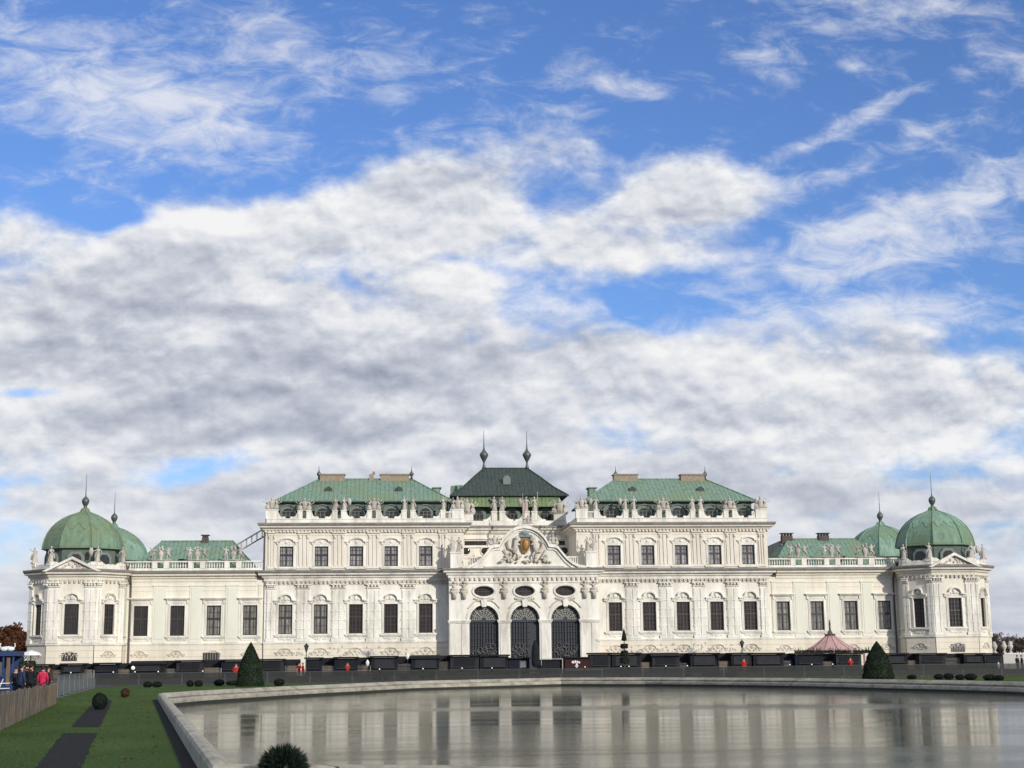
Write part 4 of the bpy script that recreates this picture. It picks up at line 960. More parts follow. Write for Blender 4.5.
# piers and imposts
mb = MB()
edges = [(-10.3, AC[0]-AR), (AC[0]+AR, AC[1]-AR), (AC[1]+AR, AC[2]-AR), (AC[2]+AR, 10.7)]
for a, b in edges:
    mb.box(a-.14, b+.14, PY-.2, PY+.5, ZA-.28, ZA-.14); mb.box(a-.08, b+.08, PY-.12, PY+.5, ZA-.42, ZA-.28); mb.box(a-.2, b+.2, PY-.27, PY+.5, ZA-.14, ZA)
    for q in ([(a+.22, b-.22)] if b-a < 2.5 else [(a+.12, a+.95), (b-1.1, b-.25)]): mb.box(q[0], q[1], PY-.1, PY, .4, ZA-.5)
for c in AC:
    o_, i_ = arcpts(c, AR+.36, ZA), arcpts(c, AR+.02, ZA)
    mb.prism_xz([p for p in i_]+[p for p in o_[::-1]], PY-.16, PY); o_, i_ = arcpts(c, AR+.5, ZA), arcpts(c, AR+.37, ZA); mb.prism_xz(i_+o_[::-1], PY-.09, PY)
    mb.prism_xz([(c-.3, ZA+AR-.25), (c+.3, ZA+AR-.25), (c+.42, ZA+AR+.7), (c-.42, ZA+AR+.7)], PY-.42, PY)
    e = [(c+(1.55)*math.cos(t), PY-.04, 11.25+.86*math.sin(t)) for t in [2*PI*i/28 for i in range(29)]]; mb.tube(e, .17)
mb.box(10.35-.05, 10.7-.02, PY-.25, PY, 4.3, 4.6)
mb.build('moulding', 'trim', pal)
mb = MB()
for c in AC:
    mb = MB()
    for i in range(11): u = -1.3+i*.26; mb.ball((c+u, PY-.1, 10.25-.22*math.cos(u*1.2)), .17, .14, .16, 7, 5)
    mb.ball((c, PY-.2, 9.95), .36, .2, .34)
    for e in (-1, 1): mb.tube([(c+e*.4, PY-.1, 9.9), (c+e*1.1, PY-.1, 9.95), (c+e*1.7, PY-.1, 9.5), (c+e*2.2, PY-.1, 8.9)], .09)
    mb.build('relief', 'ornament', pal)
    mb = MB(); mb.quad((c-1.6, PY+.6, 10.3), (c+1.6, PY+.6, 10.3), (c+1.6, PY+.6, 12.2), (c-1.6, PY+.6, 12.2)); ov = mb.build('window', 'shutter', pal)
    mb = MB()
    for u in (-.9, -.3, .3, .9): mb.box(c+u-.035, c+u+.035, PY+.5, PY+.58, 10.5, 12)
    mb.box(c-1.5, c+1.5, PY+.51, PY+.57, 11.2, 11.28); mb.build('window_frame', 'frame_brown', ov)
# gates
for gi, c in enumerate(AC):
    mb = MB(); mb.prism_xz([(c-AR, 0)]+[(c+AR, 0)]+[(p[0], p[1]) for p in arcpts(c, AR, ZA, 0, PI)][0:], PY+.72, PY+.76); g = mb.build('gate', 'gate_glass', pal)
    mb = MB()
    for r in (.55, 1.05, 1.55, 1.95): pts = arcpts(c, r, ZA+.06, n=18); mb.tube([(x, PY+.6, z) for x, z in pts], .055, 5)
    for i in range(9): a = PI*i/8; mb.tube([(c+.3*math.cos(a), PY+.6, ZA+.06+.3*math.sin(a)), (c+1.97*math.cos(a), PY+.6, ZA+.06+1.97*math.sin(a))], .05, 5)
    for i in range(16):
        a = PI*(i+.5)/16; mb.ball((c+1.3*math.cos(a), PY+.6, ZA+.06+1.3*math.sin(a)), .11, .05, .11, 6, 4); mb.ball((c+.8*math.cos(a), PY+.6, ZA+.06+.8*math.sin(a)), .07, .05, .07, 6, 4)
    mb.build('lunette_grille', 'frame_pale', g)
    mb = MB(); mb.box(c-AR, c+AR, PY+.45, PY+.7, ZA-.3, ZA)
    for i in range(11):
        x = c-AR+.08+i*(2*AR-.16)/10
        if gi == 1 and i >= 7: continue
        mb.box(x-.035, x+.035, PY+.5, PY+.6, 0, ZA-.3)
    for z in (2.4, 3.8, 4.7, 5.6, 6.4): mb.box(c-AR, c+(AR if gi != 1 else .8), PY+.53, PY+.58, z-.03, z+.03)
    mb.box(c-.08, c+.08, PY+.48, PY+.66, 0, ZA-.3)
    mb.build('bars', 'iron', g)
    mb = MB(); r_ = random.Random(gi+4)
    for i in range(13 if gi != 1 else 7):
        x = c-1.7+i*.29; z = 2.9+r_.uniform(-.5, .5)*(1) ; rr = r_.uniform(.22, .42)
        mb.tube([(x+rr*math.cos(t*PI/5), PY+.42, z+rr*math.sin(t*PI/5)) for t in range(r_.choice((8, 9, 11)))], .05, 5)
    for dx_ in ((.55, 1.2) if gi == 0 else ((-1.0, -.5) if gi == 1 else (-.9, .0))):
        mb.tube([(c+dx_+.36*math.cos(t*PI/6), PY+.40, 3.75+.36*math.sin(t*PI/6)) for t in range(13)], .055, 5)
    mb.build('scrollwork', 'iron_grey', g)
for x in (9.9,):
    pass
# shaped gable
raw = [(450, 568.5), (462, 567.8), (470, 566), (476, 563), (482, 558), (487, 552), (490.5, 547.5), (493, 546), (499.5, 545.5), (501.5, 541), (505, 536), (509, 532), (513, 529.3), (518, 527.3), (524, 526.6)]
left = [(onY(x, y, PY)) for x, y in raw]; left = [(p.x-.25, p.z) for p in left]
left = [(min(x, 0), z) for x, z in left]
outl = left[:-1]+[(0, left[-1][1])]+[(-x, z) for x, z in left[::-1][1:]]
outl = [(x+.25, z) for x, z in outl]
body = [(outl[0][0]+.6, 14.5)]+[(x, z-.1) for x, z in outl[1:-1]]+[(outl[-1][0]-.6, 14.5)]
bm_ = [(body[0][0], 14.46), (body[-1][0], 14.46)]+body[1:-1][::-1]
gb = plate('gable', bm_, [], PY-.25, 1.3, 'stucco', pal)
mb = MB(); n = len(outl); ins = []
mb.prism_xz([(x, z-.30) for x, z in outl[1:-1]]+[(x, z+.12) for x, z in outl[1:-1][::-1]], PY-.75, PY+1.0)
mb.prism_xz([(x*.955, z-.62) for x, z in outl[2:-2]]+[(x*.975, z-.34) for x, z in outl[2:-2][::-1]], PY-.45, PY-.24)
mb.box(-5.4, 5.9, PY-.45, PY-.26, 14.62, 14.78)
mb.build('moulding', 'trim', gb)
# coat of arms
mb = MB(); cx = .35; y = PY-.45
mb.prism_xz([(cx-.62, 18.45), (cx-.66, 17.6), (cx-.5, 16.95), (cx-.2, 16.5), (cx+.2, 16.5), (cx+.5, 16.95), (cx+.66, 17.6), (cx+.62, 18.45), (cx+.3, 18.62), (cx-.3, 18.62)], y-.3, y); mb.ball((cx, y-.3, 17.6), .5, .16, .85, 12, 8)
ca = mb.build('coat_of_arms', 'gold', gb)
mb = MB(); mb.prism_xz([(cx-1.15, 18.75), (cx+1.15, 18.75), (cx+1.0, 18.95), (cx+.5, 19.15), (cx+.55, 19.5), (cx-.55, 19.5), (cx-.5, 19.15), (cx-1.0, 18.95)], y-.35, y)
mb.ball((cx, y-.3, 19.3), .5, .25, .38); mb.build('crown', 'bluegrey', ca)
mb = MB(); r_ = random.Random(9)
for e in (-1, 1):
    # heraldic beasts leaning on the shield, flags and arms heaped below
    mb.tube([(cx+e*.75, y-.2, 18.5), (cx+e*1.25, y-.25, 18.2), (cx+e*1.35, y-.25, 17.3), (cx+e*1.6, y-.2, 16.5)], .30, 8, .38)
    mb.ball((cx+e*1.15, y-.35, 18.55), .33, .3, .33); mb.tube([(cx+e*1.3, y-.35, 17.9), (cx+e*.8, y-.45, 17.6)], .14); mb.tube([(cx+e*1.5, y-.3, 16.8), (cx+e*1.0, y-.4, 16.2), (cx+e*1.1, y-.4, 15.7)], .2, 6, .12)
    mb.tube([(cx+e*1.6, y-.2, 16.9), (cx+e*2.3, y-.2, 17.2), (cx+e*2.5, y-.2, 18.0), (cx+e*2.15, y-.2, 18.3)], .13)
    for j in range(11):
        u = r_.uniform(1.4, 3.6); mb.ball((cx+e*u, y-.12, 15.3+r_.uniform(0, 1.7)*(1-(u-1.4)/3.)), r_.uniform(.15, .34), .2, r_.uniform(.13, .3), 8, 5)
    mb.tube([(cx+e*2.0, y-.15, 15.6), (cx+e*3.0, y-.15, 17.0)], .09); mb.tube([(cx+e*3.7, y-.12, 15.2), (cx+e*2.2, y-.12, 15.9)], .16, 6, .1)
for j in range(12): mb.ball((cx+r_.uniform(-1.2, 1.2), y-.15, 15.2+r_.uniform(0, .9)), r_.uniform(.14, .3), .2, r_.uniform(.12, .26), 8, 5)
mb.build('supporters', 'ornament', ca, True)
# pedestals on the pavilion's ends
for x in (-9.35, 9.75):
    mb = MB(); mb.box(x-.75, x+.75, PY-.1, PY+1.2, 14.5, 16.55); mb.box(x-.85, x+.85, PY-.2, PY+1.3, 16.55, 16.72); mb.build('pedestal', 'trim', pal)
mb = MB()
mb.box(5.6, 9.0, PY+1.4, PY+1.6, 16.0, 16.15)
for i in range(11): mb.box(5.75+i*.31, 5.87+i*.31, PY+1.45, PY+1.55, 14.5, 16.0)
for i in range(11): mb.box(-8.55+i*.31, -8.43+i*.31, PY+1.45, PY+1.55, 14.5, 16.0)
mb.box(-8.6, -5.2, PY+1.4, PY+1.6, 16.0, 16.15)
mb.build('balustrade', 'trim', pal)
# slits in the right block's wall beside the pavilion

# ------------------------------------------------------------------ figures
def skin(j, e, sub=1, root=0):
    me = bpy.data.meshes.new('t'); me.from_pydata([c for c, r in j], e, []); o = bpy.data.objects.new('t', me); C.objects.link(o)
    md = o.modifiers.new('s', 'SKIN'); md.use_smooth_shade = True
    for i, (c, r) in enumerate(j):
        v = me.skin_vertices[0].data[i]; v.radius = (r, r) if not isinstance(r, tuple) else r; v.use_root = (i == root)
    if sub: sm = o.modifiers.new('d', 'SUBSURF'); sm.levels = sub; sm.render_levels = sub
    dg = bpy.context.evaluated_depsgraph_get(); dg.update(); ev = o.evaluated_get(dg); m2 = bpy.data.meshes.new_from_object(ev)
    bpy.data.objects.remove(o); bpy.data.meshes.remove(me)
    return [v.co.copy() for v in m2.vertices], [tuple(p.vertices) for p in m2.polygons]
def body_joints(la, ra, ll=((-.10, 0, .48), (-.11, .02, .08)), rl=((.10, -.03, .48), (.11, 0, .08)), head=(0, -.02, 1.64)):
    # la, ra: elbow and hand of the left and right arm; ll, rl: knee and ankle
    j = [((0, 0, .95), (.15, .11)), ((0, .01, 1.15), (.135, .10)), ((0, .01, 1.36), (.17, .11)), ((0, 0, 1.49), .06), (head, .10), ((head[0], head[1], head[2]+.12), .075),
         ((-.19, 0, 1.40), .062), (la[0], .047), (la[1], .035), ((.19, 0, 1.40), .062), (ra[0], .047), (ra[1], .035),
         ((-.09, 0, .86), .095), (ll[0], .062), (ll[1], .042), ((ll[1][0], ll[1][1]-.14, .035), .032),
         ((.09, 0, .86), .095), (rl[0], .062), (rl[1], .042), ((rl[1][0], rl[1][1]-.14, .035), .032)]
    e = [(0, 1), (1, 2), (2, 3), (3, 4), (4, 5), (2, 6), (6, 7), (7, 8), (2, 9), (9, 10), (10, 11), (0, 12), (12, 13), (13, 14), (14, 15), (0, 16), (16, 17), (17, 18), (18, 19)]
    return j, e
POSES = [(((-.38, -.05, 1.2), (-.32, -.25, 1.05)), ((.42, -.05, 1.55), (.40, -.1, 1.85))),
         (((-.44, .02, 1.5), (-.55, -.1, 1.75)), ((.40, .05, 1.18), (.22, -.12, 1.05))),
         (((-.36, .02, 1.12), (-.30, -.12, .88)), ((.36, -.1, 1.16), (.12, -.28, 1.28))),
         (((-.42, -.05, 1.22), (-.6, -.2, 1.3)), ((.40, .0, 1.15), (.38, -.1, .9)))]
def fig_mesh(k):
    rr = random.Random(k); mb = MB(); j, e = body_joints(*POSES[k % 4], head=(rr.uniform(-.05, .05), -.03, 1.64))
    v, f = skin(j, e); mb.add(v, f)
    vs = []; fs = []; n = 18; rows = 9                        # cloth falling in folds
    for i in range(rows):
        t = i/(rows-1); z = 1.02-.98*t
        for q in range(n):
            a = 2*PI*q/n; fold = 1+.16*math.sin(a*5+k+t*1.5)*t+.1*math.sin(a*3+k*2)
            vs.append(((.20+.10*t)*fold*math.cos(a)+.05*math.sin(t*2+k), (.16+.09*t)*fold*math.sin(a), z))
    for i in range(rows-1):
        for q in range(n): fs.append((i*n+q, i*n+(q+1) % n, (i+1)*n+(q+1) % n, (i+1)*n+q))
    mb.add(vs, fs)
    s_ = 1 if k % 2 else -1                                  # cloak over one shoulder
    mb.tube([(s_*.2, .05, 1.42), (s_*.05, -.14, 1.2), (-s_*.18, -.14, .98), (-s_*.32, .05, .75), (-s_*.36, .12, .4)], .09, 7, .13)
    mb.ball((0, .02, 1.74), .12, .13, .1, 9, 6)
    if k % 4 == 3: mb.prism_xz([(-.95, .7), (-.6, .7), (-.5, 1.2), (-.62, 1.6), (-.9, 1.6), (-1.02, 1.2)], -.25, -.12)
    if k % 4 == 0: mb.tube([(.42, -.12, .1), (.38, -.12, 2.35)], .025); mb.ball((.38, -.12, 2.35), .07)
    mb.box(-.38, .38, -.3, .3, -.06, .05)
    return mb.mesh('statue', 'statue', True)
FIG = [fig_mesh(k) for k in range(4)]
def trophy_mesh(k):
    rr = random.Random(40+k); mb = MB()
    mb.box(-1.0, 1.0, -.35, .35, -.03, .12)
    mb.lathe([(.3, .1), (.42, .5), (.36, .8), (.5, 1.15), (.44, 1.4), (.18, 1.5)], 0, 0, 12, 0, 0, .7)      # empty suit of armour
    mb.ball((0, 0, 1.68), .22, .24, .26, 10, 7); mb.tube([(0, .05, 1.9), (0, .25, 2.1), (0, .35, 1.85)], .08)
    for s in (-1, 1):
        mb.tube([(s*.4, 0, 1.35), (s*.75, -.1, 1.1), (s*.6, -.25, .85)], .13, 7, .09)
        for q in range(3): a = .35+.28*q+rr.uniform(-.05, .05); mb.tube([(s*.2, .15, .4), (s*(.2+1.5*math.sin(a)), .2, .4+1.5*math.cos(a))], .035); mb.ball((s*(.2+1.5*math.sin(a)), .2, .4+1.5*math.cos(a)), .07, .05, .16)
        mb.ball((s*.72, -.12, .45), .34, .13, .42, 12, 8); mb.tube([(s*.3, -.2, .2), (s*1.1, -.25, .28)], .12, 8, .1)
        mb.prism_xz([(s*.5+u, z) for u, z in ((-.1, .9), (.55*s if s > 0 else -.1, 1.0), (.1, 1.6))] if s > 0 else [(-.5-.1, .9), (-.4, 1.6), (-1.05, 1.0)][::-1], .1, .2)
    for q in range(6): mb.ball((rr.uniform(-.8, .8), -.2, rr.uniform(.15, .5)), rr.uniform(.1, .2), .15, rr.uniform(.08, .16), 8, 5)
    return mb.mesh('statue', 'statue', True)
TRO = [trophy_mesh(k) for k in range(2)]
def putti_mesh(k):
    mb = MB(); rr = random.Random(k)
    for s in (-1, 1):
        la = ((-.36, -.08, 1.15), (-.2, -.3, 1.3)) if s > 0 else ((-.42, -.05, 1.5), (-.5, -.05, 1.75)); ra = ((.42, -.05, 1.5), (.5, -.05, 1.75)) if s > 0 else ((.36, -.08, 1.15), (.2, -.3, 1.3))
        j, e = body_joints(la, ra, ((-.12, -.1, .5), (-.16, 0, .08)), ((.14, .05, .5), (.18, .1, .08)))
        j = [(c, tuple(x*1.35 for x in r) if isinstance(r, tuple) else r*1.4) for c, r in j]
        v, f = skin(j, e); mb.x = T(s*.78, 0, 0, 0, .82); mb.add(v, f); mb.x = Matrix.Identity(4)
        mb.tube([(s*.6, -.1, .75), (s*.9, -.15, .62), (s*1.1, .05, .3)], .09)
    mb.lathe([(.22, 0), (.14, .15), (.3, .5), (.34, .8), (.18, 1.0), (.24, 1.1)], 0, 0, 12)
    for q in range(9): mb.ball((rr.uniform(-.28, .28), rr.uniform(-.15, .15), 1.12+rr.uniform(0, .35)), .14, .13, .12, 7, 5)
    mb.box(-1.2, 1.2, -.32, .32, -.05, .04)
    return mb.mesh('statue', 'statue', True)
PUT = [putti_mesh(1), putti_mesh(2)]
def herm_mesh():
    mb = MB(); j, e = body_joints(((-.42, -.1, 1.5), (-.2, -.1, 1.78)), ((.42, -.1, 1.5), (.2, -.1, 1.78)))
    v, f = skin(j[:12], e[:11]); mb.add(v, f); mb.tube([(-.3, -.08, 1.0), (0, -.15, .92), (.3, -.08, 1.0)], .12)
    mb.prism_xz([(-.18, -.1), (.18, -.1), (.26, 1.0), (-.26, 1.0)], -.18, .12); mb.ball((0, -.02, 1.68), .17, .17, .18)
    for q in range(8): mb.ball((.3*math.cos(q), -.1, .75+.2*math.sin(q*2)), .12, .12, .14, 7, 5)
    return mb.mesh('herm', 'ornament', True)
HM = herm_mesh()
for x in (-9.55, -8.2, (AC[0]+AC[1])/2, (AC[1]+AC[2])/2, 8.75, 10.05): put('herm', HM, pal, T(x, PY-.18, 10.35, 0, 1.28))
def statue(me, x, y, z, label, group, rz=0, s=1.1, mir=1):
    o = bpy.data.objects.new('statue', me); C.objects.link(o); o.location = (x, y, z); o.rotation_euler = (0, 0, rz); o.scale = (s*mir, s, s); tag(o, label, 'statue', group); return o
ORD = ['first', 'second', 'third', 'fourth', 'fifth', 'sixth', 'seventh', 'eighth', 'ninth', 'tenth', 'eleventh', 'twelfth', 'thirteenth', 'fourteenth', 'fifteenth', 'sixteenth', 'seventeenth', 'eighteenth', 'nineteenth', 'twentieth']
BL = {-1: 'left', 1: 'right'}; k = 0
for s in (-1, 1):
    g = f'statues along the parapet of the {BL[s]} tall block'
    for i, x in enumerate(mids):
        n1 = ORD[i] if s > 0 else ORD[3-i]; between = f'between {ORD[i] if s > 0 else ORD[3-i]+""} pair of windows'
        wl_, wr2 = (i+1, i+2) if s > 0 else (4-i, 5-i)
        where = f'right of the {ORD[wl_-1]} dormer of the {BL[s]} tall block'
        if i % 2 == 1: statue(TRO[i//2], s*x, 0, 22.86, f'stone armour trophy {where}', g, s=.9)
        else:
            for d in (-.62, .62):
                statue(FIG[k % 4], s*x+d, 0, 22.9, f'{"left" if d < 0 else "right"} stone figure of the pair {where}', g, s=1.04, mir=1 if d < 0 else -1); k += 1
    statue(FIG[k % 4], s*11.0, 0, 22.9, f'lone stone figure above the innermost window of the {BL[s]} tall block', g, s=1.04); k += 1
    statue(TRO[0], s*8.9, .1, 23.0, f'trophy of armour on the inner front corner of the {BL[s]} tall block', g, s=.9)
    statue(TRO[1], s*35.1, .1, 23.0, f'trophy of armour on the outer front corner of the {BL[s]} tall block', g, s=.9)
    for i, x in enumerate(gx):
        n_ = ORD[i] if s > 0 else ORD[2-i]
        statue(PUT[i % 2], s*x, YW-.14, 15.98, f'stone cherubs with urn, {n_} group from left on the {BL[s]} wing balustrade', f'cherub groups on the {BL[s]} wing', s=1.28)
    for (ox, oy, nm) in ((-H_+.3, -A_, 'left rear'), (-A_, -H_+.4, 'left front'), (A_, -H_+.4, 'right front'), (H_-.3, -A_, 'right rear')):
        statue(FIG[k % 4], s*61.0+ox, .6+oy, 15.5, f'stone figure at the {nm} corner of the {BL[s]} corner tower below its dome', f'statues round the {BL[s]} dome', s=1.15); k += 1
    # heavier figure standing in front of the pavilion's ends
    xx = -9.35 if s < 0 else 9.75
    for d in (-.48, .48): statue(FIG[k % 4], xx+d, PY+.5, 16.78, f'{"left" if d < 0 else "right"} figure on the tall pedestal at the {BL[s]} end of the entrance pavilion', 'statues on the entrance pavilion', s=1.15); k += 1
    statue(TRO[1], -3.9 if s < 0 else 4.4, PY+.2, 17.7, f'reclining stone figure and shield on the {BL[s]} shoulder of the curved gable', 'statues on the entrance pavilion', s=.72)
    statue(TRO[0], -7.0 if s < 0 else 6.9, CB-.2, 23.25, f'trophy of armour at the {BL[s]} end of the central attic', 'statues before the central roof', s=1.15)
for i, x in enumerate(CPED):
    statue(FIG[(i+1) % 4], x, CB-.2, 23.68, f'{"left" if i % 2 == 0 else "right"} figure of the {"left" if i < 2 else "right"} stone pair before the dark central roof', 'statues before the central roof', s=1.2)
mb = MB(); mb.box(-.35, .35, -.3, .3, 0, .05); statue(TRO[1], .95, PY+.8, 20.7, 'stone trophy crowning the top of the curved gable', 'statues on the entrance pavilion', s=.62)
fp = thing('flagpole', 'thin flagpole with furled red and white flag behind the gable top', 'flagpole', (.6, 2.0, 20.6))
mb = MB(); mb.tube([(0, 0, 0), (0, 0, 4.7)], .06, 8, .035); mb.ball((0, 0, 4.75), .08); mb.build('pole', 'frame_pale', fp)
mb = MB(); mb.add([(0.03, 0, 4.4), (.28, .05, 3.3), (.34, -.05, 2.2), (.2, .06, 1.3), (.05, 0, 1.2), (.04, .0, 2.8)], [(0, 5, 1), (5, 2, 1), (5, 4, 2), (4, 3, 2)]); mb.build('flag', 'pinkroof', fp)
mb = MB(); mb.box(-.5, .5, -.4, .5, -6.2, .0); mb.build('base', 'trim', fp)

# ------------------------------------------------------------------ trees and shrubs
def leaf_cloud(mb, pts, size, rr, flat=1.):
    for p in pts:
        a, b = rr.uniform(0, 2*PI), rr.uniform(-1, 1); u = Vector((math.cos(a), math.sin(a), b)).normalized(); v = u.orthogonal().normalized(); v.rotate(Matrix.Rotation(rr.uniform(0, 6.3), 3, u)); q = size*rr.uniform(.6, 1.3)
        w = u.cross(v); p = Vector(p); mb.quad(p-v*q, p-w*q*.55*flat, p+v*q, p+w*q*.55*flat)
def limbs(mb, base, h, rr, spread, nb=7, r=.18, depth=2, up_=.6):
    tips = []
    def grow(p, d, ln, r, lv):
        q = p+d*ln; m_ = p.lerp(q, .5)+Vector((rr.uniform(-1, 1), rr.uniform(-1, 1), 0))*ln*.06
        mb.tube([p, m_, q], r, 5, r*.55); tips.append((q, lv))
        if lv <= 0: return
        for i in range(rr.choice((3, 4))):
            dd = (d+Vector((rr.uniform(-1, 1), rr.uniform(-1, 1), rr.uniform(-.1, .8)))*spread).normalized(); grow(p.lerp(q, rr.uniform(.55, 1)), dd, ln*rr.uniform(.55, .75), r*.5, lv-1)
    b = Vector(base); top = b+Vector((rr.uniform(-.1, .1)*h, 0, h*.42)); mb.tube([b, b.lerp(top, .5), top], r, 8, r*.7)
    for i in range(nb): a = 2*PI*i/nb+rr.uniform(-.3, .3); grow(b.lerp(top, rr.uniform(.6, 1)), Vector((math.cos(a)*.7, math.sin(a)*.7, up_+rr.uniform(0, .5))).normalized(), h*.26, r*.5, depth)
    return tips
def tree(x, y, h, label, group, seed, leaf, n=1500, sp=.9, size=.16, name='bare_tree', r=.2, depth=3):
    rr = random.Random(seed); t = thing(name, label, 'tree', (x, y, 0), 0, group)
    mb = MB(); tips = limbs(mb, (0, 0, 0), h, rr, sp, 7, r, depth); mb.build('trunk', 'bark', t)
    mb = MB(); pts = []
    far = [q for q, lv in tips if lv <= 1]
    for i in range(n): q = rr.choice(far); pts.append(q+Vector((rr.gauss(0, .35), rr.gauss(0, .35), rr.gauss(0, .3)))*h*.07)
    leaf_cloud(mb, pts, size, rr); mb.build('crown', leaf, t)
    return t
LT = [(-1, 616, 34), (9, 622, 42), (20, 630, 26), (-14, 622, 30), (14, 634, 14), (4, 636, 12)]
for i, (px, py, Y) in enumerate(LT):
    p = onY(px, py, Y); tree(p.x, Y, max(4, p.z), ['red-brown autumn tree at the left frame edge, tallest of its row', 'red-brown autumn tree just left of the left corner tower, behind the blue stall', 'small rusty tree nearest the left corner tower', 'rusty tree beyond the left frame edge', 'low russet tree behind the pale umbrella', 'low russet tree behind the blue stall'][i], 'autumn trees left of the palace', 20+i, 'autumn', 2600, .9, .26, 'autumn_tree', .22, 2)
RT = [(998, 628, 30), (1012, 633, 44), (1024, 629, 38), (1004, 640, 22), (1018, 642, 24), (1036, 630, 30), (992, 637, 50)]
lab = ['bare brown tree rising beside the right corner tower', 'bare brown tree behind the pair of white urns', 'bare tree at the right frame edge', 'low bare tree behind the left one of the white urns', 'low bare tree above the pale garden wall', 'bare tree just past the right frame edge', 'bare brown tree half hidden by the right corner tower']
for i, (px, py, Y) in enumerate(RT):
    p = onY(px, py, Y); tree(p.x, Y, max(4, p.z), lab[i], 'bare trees right of the palace', 60+i, 'autumn_brown', 700, .95, .16, 'bare_tree', .2, 3)
# clipped cone yews
def cone_yew(px, pb, ptop, wpx, label):
    b = onZ(px, pb, 0); dist = (b-CAM).length; h = (onY(px, ptop, b.y).z); w = wpx/F_PX*dist/2
    t = thing('cone_yew', label, 'topiary', (b.x, b.y, 0), 0, 'clipped cone yews'); rr = random.Random(int(px))
    mb = MB(); mb.tube([(0, 0, 0), (0, 0, h*.8)], .09, 8, .03); mb.build('trunk', 'bark', t)
    mb = MB(); pts = []
    prof = lambda z: w*(1.0-.18*z-.82*z**2.3)**1.0 if z < 1 else 0
    for i in range(9000):
        z = rr.random()**1.15; r = prof(z)*rr.uniform(.90, 1.03)*(1+.03*math.sin(z*23)); a = rr.uniform(0, 2*PI); pts.append((r*math.cos(a), r*math.sin(a), z*h))
    leaf_cloud(mb, pts, .055, rr); mb.lathe([(prof(z)*.93, z*h*.985) for z in [i/14 for i in range(15)]], 0, 0, 20)
    mb.build('crown', 'yew', t)
cone_yew(250, 686.5, 642.5, 26, 'dark clipped cone yew on the grass left of centre before the left block')
cone_yew(878.5, 679, 641.5, 29, 'dark clipped cone yew by the right end of the basin before the right wing')
# tiered topiary
b = onZ(625, 677, 0); tt = thing('tiered_topiary', 'dark topiary of stacked discs under a cone, right of the entrance', 'topiary', (b.x, b.y, 0))
rr = random.Random(8); sc_m = (b-CAM).length/F_PX
mb = MB(); mb.tube([(0, 0, 0), (0, 0, (677-640)*sc_m)], .07, 8, .04); mb.build('trunk', 'bark', tt)
def clump(z0, z1, w0, w1, n=900):
    mb = MB(); pts = []
    Z0, Z1 = (677-z0)*sc_m, (677-z1)*sc_m; W0, W1 = w0*sc_m/2, w1*sc_m/2
    prof = lambda t: (W0+(W1-W0)*t)*(min(1, 6*t+.5))*(min(1, 6*(1-t)+(.5 if W1 > .1 else 0)))
    for i in range(n): t = rr.random(); r = prof(t)*rr.uniform(.88, 1.05); a = rr.uniform(0, 6.3); pts.append((r*math.cos(a), r*math.sin(a), Z0+(Z1-Z0)*t))
    leaf_cloud(mb, pts, .06, rr); mb.lathe([(max(.01, prof(i/6)*.93), Z0+(Z1-Z0)*i/6) for i in range(7)], 0, 0, 14); mb.build('crown', 'yew', tt)
clump(642, 630.5, 5.5, .5); clump(649.5, 645, 6.8, 6.8, 700); clump(657, 651.5, 7.5, 6.5, 800); clump(664, 658, 9, 9, 900)
mb = MB(); mb.prism_xy([(-.42, -.42), (.42, -.42), (.42, .42), (-.42, .42)], 0, .75); mb.build('planter', 'hut', tt)
# low round bushes
def bush(px, pb, wpx, hpx, label, mt='box_leaf', group='low round shrubs round the basin', name='round_shrub', n=900, size=.045, dz=0):
    b = onZ(px, pb, 0); k = (b-CAM).length/F_PX; w, h = wpx*k/2, hpx*k; rr = random.Random(int(px*3)); t = thing(name, label, 'shrub', (b.x, b.y, 0), 0, group)
    mb = MB(); mb.tube([(0, 0, 0), (0, 0, h*.5)], .03); mb.build('stem', 'bark', t)
    mb = MB(); pts = []
    for i in range(n): v = Vector((rr.gauss(0, 1), rr.gauss(0, 1), rr.gauss(0, 1))).normalized()*rr.uniform(.88, 1.06); pts.append((v.x*w, v.y*w*.9, max(.01, h*.5+v.z*h*.5)))
    leaf_cloud(mb, pts, size, rr); mb.ball((0, 0, h*.5), w*.9, w*.85, h*.46, 14, 9); mb.build('crown', mt, t)
bl = [(147.5, 687.5, 8, 5.5), (157, 687.5, 9, 5.5), (190, 686.8, 6.5, 6), (198.5, 686.8, 7.5, 6), (219, 686, 10, 6), (232, 685.5, 11, 4.5), (279, 686, 10, 7), (377, 680.5, 10, 5), (386, 680, 5, 5), (404, 679.5, 8, 4.5), (423, 678.5, 7, 4.5), (431, 678.3, 6, 4.5),
      (708, 676.5, 11, 6), (716, 676.5, 9, 5), (731, 676.7, 12, 5.2), (689, 676.3, 7, 2.6), (912, 679.3, 9, 4), (939, 679.6, 9, 5), (949, 679.8, 9, 6), (960, 680, 8, 5), (971, 680.2, 11, 6), (990, 680.6, 12, 5.5), (999, 680.8, 9, 5)]
